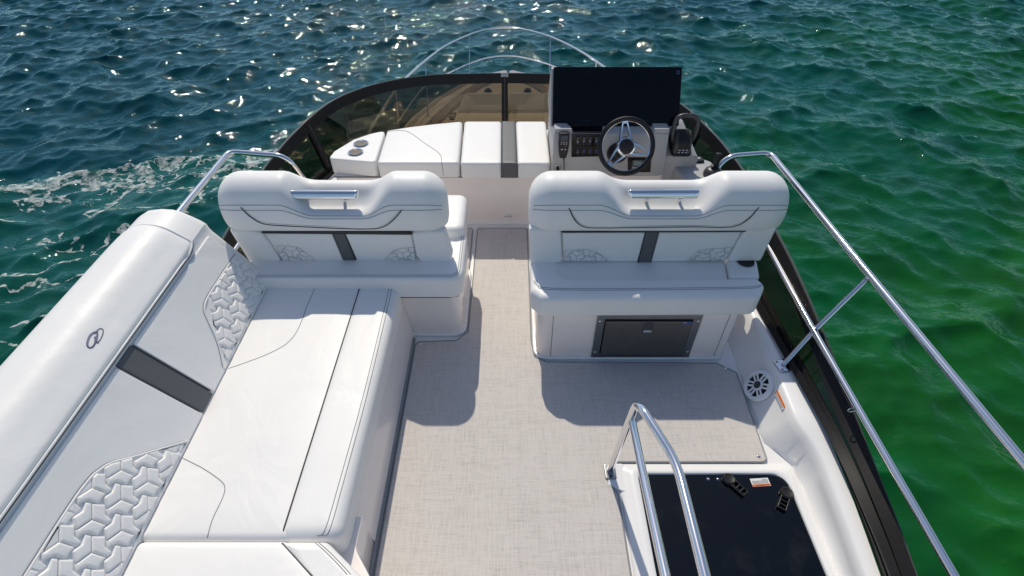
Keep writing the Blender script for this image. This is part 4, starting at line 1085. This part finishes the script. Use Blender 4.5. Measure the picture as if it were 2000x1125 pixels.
    for ang in (96, 228, 344):
        a = R(ang); u = Vector((math.cos(a), math.sin(a))); vv = Vector((-u.y, u.x))
        def q(r, s, h): p = u * r + vv * s; return fmap(fw, (p.x, p.y, h))
        gg = Geo()
        for sgn in (-1, 1):
            secs = []
            for r, s, h, wd in ((0.052, 0.036, 0.012, 0.011), (0.09, 0.0285, 0.008, 0.0095), (0.13, 0.0205, 0.010, 0.0075), (0.160, 0.0150, 0.016, 0.006)):
                s *= sgn
                secs.append([q(r, s - wd, h - .004), q(r, s + wd, h - .004), q(r, s + wd * .6, h + .006), q(r, s - wd * .6, h + .006)])
            gg.add(loft(secs, True, True))
        gg.add(loft([[q(r, -0.021, h - .005), q(r, 0.021, h - .005), q(r, 0.019, h + .007), q(r, -0.019, h + .007)] for r, h in ((0.152, 0.0155), (0.170, 0.018))], True, True))
        gg.obj('spoke', 'chrome', w, angle=30)
    back = PY(1205, 298, 3.50); fb = frame(back, ex, ey)
    Geo().add(lathe([(0.075, -0.03), (0.075, 0.02), (0.066, 0.05), (0.05, 0.07), (0.035, 0.10), (0.03, 0.16), (0, 0.16)], (back, ex, ey, n), 32)).obj('steering_column', 'black_plastic', t)
    # sloping wedge for the engine lever
    secs = []
    for y, z, xa, xb in [(3.545, 0.0, 1.13, 1.40), (3.545, 0.640, 1.13, 1.40), (3.552, 0.656, 1.125, 1.395), (3.57, 0.668, 1.12, 1.385), (3.78, 0.805, 1.09, 1.315), (3.82, 0.815, 1.09, 1.31), (4.15, 0.815, 1.09, 1.25), (4.15, 0.0, 1.09, 1.25)]:
        secs.append([(xa, y, z), (xa + 0.012, y - 0.004, z + 0.006), (xb - 0.012, y - 0.004, z + 0.006), (xb, y, z)])
    wg = Geo().add(loft(secs)); n4 = 4
    wg.f.append(tuple(i * 4 for i in range(len(secs)))); wg.f.append(tuple(i * 4 + 3 for i in range(len(secs))))
    wg.obj('lever_wedge', 'console_grey', t, angle=30)
    # twin engine lever
    o = PZ(1328, 298, 0.685); sl = Vector((0, 0.24, 0.14)).normalized(); fl = frame(o, (1, 0, 0), sl); fl = (fl[0], fl[1] * 1.22, fl[2] * 1.15, fl[3] * 1.2)
    lv = Geo().add(soft([(-0.058, -0.035), (0.058, -0.035), (0.066, 0.03), (0.066, 0.10), (0.05, 0.145), (-0.05, 0.145), (-0.066, 0.10), (-0.066, 0.03)], 0.008, 0.022, 0.006, 0.002, 0.02, 0, 3, 4, fl)).obj('engine_lever', 'black_plastic', t)
    prf = [(-0.028, 0.022), (-0.018, 0.060), (0.01, 0.088), (0.06, 0.105), (0.105, 0.098), (0.13, 0.07), (0.135, 0.022)]
    secs = []
    for x, k in [(-0.052, .80), (-0.047, .93), (-0.036, 1.0), (0.036, 1.0), (0.047, .93), (0.052, .80)]:
        secs.append([fmap(fl, (x, 0.05 + (a - 0.05) * k, b * k)) for a, b in prf])
    Geo().add(loft(secs, False)).add((secs[0], [tuple(range(len(prf)))])).add((secs[-1], [tuple(range(len(prf)))])).obj('lever_housing', 'grey_plastic', lv, angle=45)
    secs = [[fmap(fl, (x, a, b + 0.003)) for a, b in prf[:5]] for x in (-0.034, 0.034)]
    Geo().add(loft(secs)).obj('lever_face', 'black_plastic', lv, angle=60)
    for r_ in range(2):
        for c_ in range(3):
            x = -0.022 + 0.022 * c_; a0 = (-0.0245, 0.042) if r_ == 0 else (-0.0195, 0.060)
            Geo().add(sbox((x, a0[0] - 0.002, a0[1]), (0.013, 0.006, 0.007), 0.0015, fl)).obj('lever_button', 'icon_white', lv)
    for s_ in (-1, 1):
        arm = [fmap(fl, p) for p in ((s_ * 0.056, 0.045, 0.055), (s_ * 0.068, 0.065, 0.095), (s_ * 0.070, 0.10, 0.155), (s_ * 0.058, 0.125, 0.185), (s_ * 0.030, 0.135, 0.195), (s_ * 0.004, 0.137, 0.195))]
        Geo().add(tube(smooth_line(arm, 5), [0.013 + 0.004 * min(1, i / 12) for i in range(26)], 12)).obj('lever_arm', 'grey_plastic', lv)
        Geo().add(lathe([(0.026, 0), (0.026, 0.012), (0.018, 0.018), (0, 0.019)], frame(fmap(fl, (s_ * 0.050, 0.05, 0.055)), fl[2], fl[3] * s_), 20)).obj('lever_pivot', 'black_plastic', lv)
    # small rocker stalk beside the display
    p = PZ(1313, 252, 0.83)
    st = Geo().add(tube([p + Vector((0, 0, -0.02)), p + Vector((0.004, 0.004, 0.03)), p + Vector((0.008, 0.01, 0.085))], [0.012, 0.007, 0.009], 12)).obj('stalk_switch', 'black_plastic', t)
    Geo().add(lathe([(0.010, 0.0), (0.011, 0.006), (0.0, 0.010)], frame(p + Vector((0.008, 0.01, 0.083)), (1, 0, 0), (0, 1, 0)), 14)).obj('stalk_tip', 'chrome', st)
    # padded armrest pod with trim pad and joystick
    pod = [(1.235, 3.54), (1.25, 3.66), (1.46, 3.69), (1.54, 3.62), (1.57, 3.40), (1.57, 3.08), (1.33, 3.08), (1.285, 3.30)]
    Geo().add(soft(pod, 0.0, 0.575, 0.018, 0.004, 0.04, 0, 4, 5)).obj('armrest', 'console_grey', t)
    o = PZ(1357, 314, 0.577)
    tp = Geo().add(soft([(-0.065, -0.035), (0.065, -0.035), (0.06, 0.04), (-0.06, 0.04)], 0, 0.018, 0.005, 0.002, 0.012, 0, 3, 4, frame(o, (1, 0.1, 0), (0, 1, 0)))).obj('trim_pad', 'black_plastic', t)
    for i in range(3): Geo().add(sbox((-0.03 + 0.03 * i, 0.004, 0.019), (0.018, 0.022, 0.003), 0.001, frame(o, (1, 0.1, 0), (0, 1, 0)))).obj('trim_button', 'piping_grey' if i == 1 else 'icon_white', tp)
    o = PZ(1391, 342, 0.577); fj = frame(o, (1, 0, 0), (0, 1, 0))
    j = Geo().add(lathe([(0.068, 0), (0.068, 0.02), (0.058, 0.045), (0.036, 0.06), (0.0, 0.062)], fj, 28)).obj('joystick', 'grey_plastic', t)
    Geo().add(lathe([(0.034, 0.056), (0.034, 0.064), (0.026, 0.068), (0.031, 0.073), (0.023, 0.078), (0.027, 0.083), (0.019, 0.088), (0.0, 0.088)], fj, 24)).obj('joystick_boot', 'black_plastic', j)
    fs = frame(o + Vector((0.002, 0.004, 0.085)), (1, 0, -0.10), (0, 1, -0.1))
    Geo().add(soft([(-0.022, -0.018), (0.022, -0.018), (0.022, 0.018), (-0.022, 0.018)], 0, 0.088, 0.010, 0.004, 0.014, 0, 4, 5, fs)).obj('joystick_grip', 'black_plastic', j)
    Geo().add(sbox((-0.02, -0.066, 0.022), (0.05, 0.006, 0.014), 0.002, fj)).obj('joystick_mark', 'piping_grey', j)
build_console()

def build_radio():
    p = PY(1101, 282, 3.470)
    t = thing('radio_handset', 'black radio handset hanging on the dashboard left of the switches', 'radio', p)
    f = frame(p, (1, 0, 0), (0, 0.06, 1))
    b = Geo().add(soft([(-0.024, -0.105), (0.024, -0.105), (0.032, -0.06), (0.038, 0.0), (0.038, 0.075), (0.030, 0.086), (-0.030, 0.086), (-0.038, 0.075), (-0.038, 0.0), (-0.032, -0.06)], -0.026, 0.012, 0.010, 0.006, 0.012, 0, 4, 4, f)).obj('body', 'black_plastic', t)
    Geo().add(sbox((0, 0.052, 0.0125), (0.050, 0.034, 0.002), 0.001, f)).obj('display', 'lcd_blue', t)
    for i in range(3):
        for j_ in range(2): Geo().add(sbox((-0.018 + 0.018 * i, 0.022 - 0.014 * j_, 0.0125), (0.009, 0.006, 0.002), 0.0008, f)).obj('button', 'icon_white', t)
    Geo().add(lathe([(0.010, 0.011), (0.010, 0.015), (0.006, 0.017), (0, 0.017)], (fmap(f, (-0.014, -0.012, 0)), *f[1:]), 16)).obj('knob', 'black_leather', t)
    Geo().add(sbox((0.016, -0.010, 0.0125), (0.010, 0.006, 0.002), 0.0008, f)).obj('call_button', 'red_mark', t)
    for i in range(2): Geo().add(sbox((-0.012 + 0.024 * i, -0.034, 0.0125), (0.014, 0.007, 0.002), 0.0008, f)).obj('button', 'icon_white', t)
    Geo().add(lathe([(0.009, 0), (0.011, 0.006), (0.007, 0.02), (0.005, 0.03), (0, 0.03)], frame(fmap(f, (0.004, -0.104, -0.004)), (1, 0, 0), (0, 1, 0.0)), 12)) if False else None
    a = fmap(f, (0.006, -0.10, -0.006))
    Geo().add(tube(smooth_line([a, a + Vector((0.004, 0, -0.03)), a + Vector((0.010, 0.004, -0.09)), a + Vector((0.020, 0.0, -0.24)), a + Vector((0.0, 0.01, -0.42))], 6), [0.006 if i < 5 else 0.0036 for i in range(25)], 8)).obj('cord', 'black_plastic', t)
    q = PY(1088.5, 327, 3.4995)
    k = thing('radio_socket', 'round steel socket with a black plug below the radio handset', 'socket', q)
    fq = frame(q, (1, 0, 0), (0, 0, 1))
    Geo().add(lathe([(0.030, 0), (0.030, 0.003), (0.027, 0.005), (0.0, 0.005)], fq, 28)).obj('plate', 'brushed_steel', k)
    Geo().add(tube(smooth_line([fmap(fq, (0.004, 0.006, 0.004)), fmap(fq, (0.003, 0.004, 0.03)), fmap(fq, (-0.010, -0.03, 0.045)), fmap(fq, (-0.022, -0.07, 0.045)), fmap(fq, (-0.03, -0.20, 0.03)), fmap(fq, (-0.03, -0.32, 0.03))], 5), [0.010] * 9 + [0.0095, 0.009, 0.009, 0.008, 0.008, 0.007, 0.007] + [0.006] * 10, 10)).obj('plug', 'black_plastic', k)
build_radio()

# ------------------------------------------------------------------ side rails
def build_rails():
    t = thing('side_rail', 'double stainless side rail leaning outward on the starboard edge', 'railing', (1.75, 2.0, 0.2), 'side rails')
    up = [Vector((1.46, 3.30, 0.24)), PZ(1400, 328, 0.60), PZ(1425, 305, 0.68), Vector((1.915, 3.52, 0.70)), Vector((1.964, 2.14, 0.70)), Vector((2.012, 1.03, 0.70)), Vector((2.05, 0.0, 0.70)), Vector((2.07, -0.8, 0.70))]
    Geo().add(tube(fillet(up[:4], 0.07) [:-1] + fillet(up[2:5], 0.07)[1:] + up[5:], 0.0200, 16)).obj('upper_rail', 'chrome', t)
    lo = [Vector((1.70, 3.30, 0.26)), Vector((1.735, 3.0, 0.40)), Vector((1.716, 2.04, 0.40)), Vector((1.718, 0.73, 0.40)), Vector((1.72, -0.8, 0.40))]
    Geo().add(tube(fillet(lo, 0.06), 0.0180, 16)).obj('lower_rail', 'chrome', t)
    base = Vector((1.575, 1.915, 0.215))
    Geo().add(tube([base, Vector((1.716, 2.01, 0.40)), Vector((1.955, 2.14, 0.692))], 0.0148, 14)).obj('post', 'chrome', t)
    for p_, q_ in ((Vector((1.716, 2.01, 0.40)), Vector((1.955, 2.14, 0.692))), (Vector((1.716, 2.01, 0.40)), base)):
        d_ = (q_ - p_).normalized(); Geo().add(tube([p_ + d_ * 0.012, p_ + d_ * 0.021], [0.0182, 0.0150], 12)).obj('weld', 'brushed_steel', t)
    d_ = (Vector((1.716, 2.01, 0.40)) - Vector((1.955, 2.14, 0.692))).normalized(); Geo().add(tube([Vector((1.955, 2.14, 0.692)) + d_ * 0.010, Vector((1.955, 2.14, 0.692)) + d_ * 0.022], [0.0182, 0.0150], 12)).obj('weld', 'brushed_steel', t)
    f = frame(base + Vector((0, 0, -0.005)), (1, 0.2, 0), (0, 1, 0))
    fl = Geo().add(soft([(-0.042, -0.042), (0.042, -0.042), (0.042, 0.042), (-0.042, 0.042)], 0, 0.006, 0.002, 0.001, 0.012, 0, 2, 4, f)).obj('flange', 'chrome', t)
    for a in (-1, 1):
        for b in (-1, 1):
            Geo().add(lathe([(0.008, 0.005), (0.008, 0.008), (0.004, 0.0095), (0, 0.0095)], (fmap(f, (a * .029, b * .029, 0)), *f[1:]), 10)).obj('bolt', 'brushed_steel', fl)
    Geo().add(tube([Vector((1.70 + 0.018 * math.cos(a), 1.50, 0.375 + 0.018 * math.sin(a))) for a in [i * math.pi / 8 for i in range(16)]], 0.003, 6, True)).obj('rail_ring', 'chrome', t)
    b2 = Vector((1.56, 0.1, 0.15)); Geo().add(tube([b2, Vector((1.718, 0.1, 0.40)), Vector((2.04, 0.15, 0.69))], 0.0125, 12)).obj('post', 'chrome', t)

    t = thing('side_rail', 'bent stainless side rail at the port edge behind the sofa', 'railing', (-1.9, 3.2, 0.2), 'side rails')
    up = [PZ(603, 362, 0.40), PZ(570, 318, 0.62), PZ(548, 304, 0.68), Vector((-2.105, 3.54, 0.70)), Vector((-2.112, 2.84, 0.70)), Vector((-2.14, 1.6, 0.66)), Vector((-2.15, 0.4, 0.66))]
    Geo().add(tube(fillet(up[:4], 0.06)[:-1] + fillet(up[2:5], 0.07)[1:] + up[5:], 0.0200, 16)).obj('upper_rail', 'chrome', t)
    Geo().add(tube([PZ(571, 319, 0.62), PZ(540, 360, 0.30)], 0.014, 12)).obj('post', 'chrome', t)
    Geo().add(tube(fillet([Vector((-1.80, 3.25, 0.25)), Vector((-1.86, 3.0, 0.40)), Vector((-1.865, 2.2, 0.40)), Vector((-1.87, 1.0, 0.38))], 0.05), 0.0155, 12)).obj('lower_rail', 'chrome', t)
build_rails()

# ------------------------------------------------------------------ stair hatch
def build_hatch():
    t = thing('deck_hatch', 'dark tinted glass hatch over the stairs with two black knobs', 'hatch', (1.05, 1.0, 0))
    # raised frame of four rails
    zf = 0.022
    inn = [(0.660, -1.0), (1.448, -1.0), (1.430, 1.343), (0.660, 1.343)]; out_ = [(0.560, -1.1), (1.503, -1.1), (1.503, 1.412), (0.560, 1.412)]
    ri = offset_round(inn, 0, [.01, .01, .09, .03], 10); ro = offset_round(out_, 0, [.02, .02, .03, .03], 10)
    secs = []
    for o_, i_ in zip(ro, ri):
        q = lambda f: o_ + (i_ - o_) * f
        secs.append([(*q(0.0), -0.003), (*q(0.05), 0.006), (*q(0.20), 0.012), (*q(0.45), 0.016), (*q(0.60), 0.026), (*q(0.90), 0.028), (*q(0.985), 0.022), (*q(0.995), 0.0)])
    secs.append(secs[0])
    Geo().add(loft(secs)).obj('frame_rail', 'gelcoat_white', t, angle=50)
    Geo().add(soft([(0.497, 1.29), (0.60, 1.24), (0.60, 1.41), (0.497, 1.41)], -0.002, 0.013, 0.006, 0.001, 0.02, 0, 3, 4)).obj('foot_pad', 'gelcoat_white', t)
    gl = Geo().add(soft([(0.660, -1.0), (1.448, -1.0), (1.430, 1.343), (0.660, 1.343)], 0.004, 0.018, 0.003, 0.001, [.01, .01, .09, .03], 0, 2, 8)).obj('glass', 'hatch_glass', t)
    # painted black rim of the pane
    rim = [([(0.662, -1.0), (0.695, -1.0), (0.695, 1.335), (0.662, 1.335)]), ([(1.385, -1.0), (1.444, -1.0), (1.428, 1.25), (1.375, 1.30)]), ([(0.697, 1.305), (1.373, 1.305), (1.36, 1.338), (0.697, 1.338)])]
    for r_ in rim: Geo().add(plate(r_, 0.001, z=0.0022)).obj('rim_band', 'screen_black', gl, smooth=False)
    def knob(px, py, ang):
        o = PZ(px, py, 0.03); u = Vector((math.cos(ang), math.sin(ang), 0)); f = frame((o.x, o.y, 0.0185), u, u.cross(Vector((0, 0, -1))))
        if f[3].z < 0: f = (f[0], f[1], -f[2], -f[3])
        k = Geo().add(lathe([(0.033, 0), (0.033, 0.014), (0.026, 0.022), (0.018, 0.020), (0, 0.018)], f, 24)).obj('latch_knob', 'black_plastic', gl)
        g = Geo()
        for s in (-1, 1): g.add(sbox((0.062, s * 0.019, 0.010), (0.075, 0.007, 0.014), 0.003, f))
        for x in (0.052, 0.075, 0.098): g.add(sbox((x, 0, 0.010), (0.007, 0.042, 0.013), 0.002, f))
        g.obj('knob_arm', 'black_plastic', k)
    knob(1424, 936, R(-52)); knob(1537, 963, R(-125))
    for px in (1383, 1402):
        Geo().add(lathe([(0.008, 0.0), (0.008, 0.003), (0.004, 0.006), (0, 0.006)], frame(PZ(px, 936, 0.0182), (1, 0, 0), (0, 1, 0)), 12)).obj('rivet', 'chrome', gl)
    # warning label, upside down as seen from here
    c = PZ(1485, 942, 0.0186); f = frame(c, (-1, -0.06, 0), (0.06, -1, 0)); 
    st = Geo().add(plate([(-.048, -.022), (.048, -.022), (.048, .022), (-.048, .022)], 0.0006, f)).obj('warning_label', 'sticker_white', gl, smooth=False)
    ob = Geo().add(plate([(-.047, .0095), (.047, .0095), (.047, .0212), (-.047, .0212)], 0.0005, f, 0.0006)).obj('orange_bar', 'sticker_orange', st, smooth=False)
    ff = (fmap(f, (0.004, 0.0152, 0.0014)), *f[1:]); text('warning_word', 'WARNING', 0.0115, ff, 'ink', st)
    tr = [(-.040, .0115), (-.028, .0115), (-.034, .0200)]; Geo().add(plate(tr, 0.0003, f, 0.0013)).obj('warning_sign', 'ink', st, smooth=False)
    for i, (a, b, tx) in enumerate([(-.042, .0050, 'STAY CLEAR OF HATCH WHEN OPENING'), (-.042, -.001, 'AND CLOSING. HATCH MUST BE'), (-.042, -.007, 'LATCHED OPEN BEFORE USING'), (-.042, -.0135, 'THE STAIRS')]):
        ln = Geo()
        ln = Geo().add(plate([(a, b - .0012), (a + (.084 if i < 3 else .03), b - .0012), (a + (.084 if i < 3 else .03), b + .0012), (a, b + .0012)], 0.0003, f, 0.0007)); ln.obj('print_line', 'piping_grey', st, smooth=False)
build_hatch()

def build_handrail():
    t = thing('stair_handrail', 'polished looped handrail standing beside the glass hatch', 'handrail', (0.518, 1.36, 0.0))
    foot = Vector((0.518, 1.37, 0.0)); apex = PZ(1246, 789, 0.80)
    e1 = PZ(1322, 905, 0.82); e2 = PZ(1378, 1130, 0.86)
    e3 = e2 + (e2 - e1) * 1.2
    A = fillet([foot, PZ(1240, 803, 0.78), e1, e2, e3], 0.07, 9)
    A = fillet([foot, apex + Vector((-0.004, 0.008, 0.012)), e1, e2, e3], 0.075, 10)
    Geo().add(tube(A, 0.0178, 16)).obj('rail', 'chrome', t)
    j = foot.lerp(apex, 0.80); b1 = PZ(1301, 1130, 0.80)
    Geo().add(tube([j + Vector((0.004, 0.0, 0)), j.lerp(b1, 0.5), b1, b1 + (b1 - j) * 0.8], 0.0172, 16)).obj('rail', 'chrome', t)
    Geo().add(soft([(0.488, 1.318), (0.548, 1.318), (0.548, 1.405), (0.488, 1.405)], -0.002, 0.018, 0.004, 0.001, 0.012, 0, 3, 4)).obj('foot_plate', 'brushed_steel', t)
    Geo().add(lathe([(0.008, 0.017), (0.008, 0.021), (0.004, 0.023), (0, 0.023)], frame((0.520, 1.334, 0), (1, 0, 0), (0, 1, 0)), 12)).obj('foot_bolt', 'piping_grey', t)
build_handrail()

# ------------------------------------------------------------------ speaker and side label on the coaming wall
def build_speaker():
    o0 = Vector((1.404, 1.85, 0.02)); up = Vector((0.086, 0, 0.125)).normalized(); al = Vector((0, 1, 0)); n = al.cross(up)
    if n.x > 0: n = -n
    c = PP(1482, 753, o0 + n * 0.004, n)
    t = thing('deck_speaker', 'round white speaker with spoked grille on the starboard coaming', 'speaker', c)
    f = (c, al, up, n)
    Rr = 0.096
    Geo().add(lathe([(Rr, -0.004), (Rr, 0.004), (Rr * .96, 0.012), (Rr * .80, 0.016), (Rr * .74, 0.012), (Rr * .74, 0.002)], f, 40)).obj('bezel', 'speaker_white', t)
    Geo().add(lathe([(Rr * .82, 0.002), (Rr * .5, 0.0025), (0, 0.003)], f, 32)).obj('cone', 'black_plastic', t)
    for i in range(6):
        a = R(60 * i + 12)
        for da in (-0.17, 0.17):
            p0 = (math.cos(a) * Rr * .30 - math.sin(a) * da * Rr * 0.6, math.sin(a) * Rr * .30 + math.cos(a) * da * Rr * 0.6, 0.010)
            p1 = (math.cos(a + da * .9) * Rr * .84, math.sin(a + da * .9) * Rr * .84, 0.012)
            Geo().add(tube([fmap(f, p0), fmap(f, p1)], 0.0062, 8)).obj('spoke', 'speaker_white', t)
        q = [fmap(f, (math.cos(a + b) * Rr * .70, math.sin(a + b) * Rr * .70, 0.011)) for b in (-0.16, 0, 0.16)]
        Geo().add(tube(q, 0.0036, 8)).obj('spoke_bridge', 'speaker_white', t)
    Geo().add(lathe([(Rr * .34, 0.004), (Rr * .34, 0.012), (Rr * .26, 0.018), (Rr * .25, 0.015)], f, 28)).obj('centre_ring', 'speaker_white', t)
    Geo().add(lathe([(Rr * .26, 0.012), (Rr * .20, 0.019), (0, 0.020)], f, 28)).obj('tweeter', 'grey_plastic', t)
    # narrow orange and white warning label further aft
    c2 = PP(1524, 781, o0 + n * 0.004, n)
    g = thing('warning_sticker', 'narrow orange and white warning sticker on the white coaming', 'sticker', c2)
    a = PP(1517, 763, o0 + n * 0.006, n); b = PP(1534, 799, o0 + n * 0.006, n); d = (b - a).normalized(); w = n.cross(d).normalized()
    if w.z < 0: w = -w
    f = (c2 + n * 0.003, d, w, d.cross(w))
    s = 1 if f[3].dot(n) > 0 else -1
    f = (f[0], f[1], f[2], n)
    Geo().add(plate([(-.058, -.013), (.058, -.013), (.058, .013), (-.058, .013)], 0.0008, f)).obj('backing', 'sticker_white', g, smooth=False)
    Geo().add(plate([(-.057, 0.0), (.057, 0.0), (.057, .012), (-.057, .012)], 0.0006, f, 0.0008)).obj('orange_bar', 'sticker_orange', g, smooth=False)
    for i in range(3): Geo().add(plate([(-.052, -.0035 - .0035 * i), (.050, -.0035 - .0035 * i), (.050, -.0022 - .0035 * i), (-.052, -.0022 - .0035 * i)], 0.0004, f, 0.0008)).obj('print_line', 'piping_grey', g, smooth=False)
build_speaker()
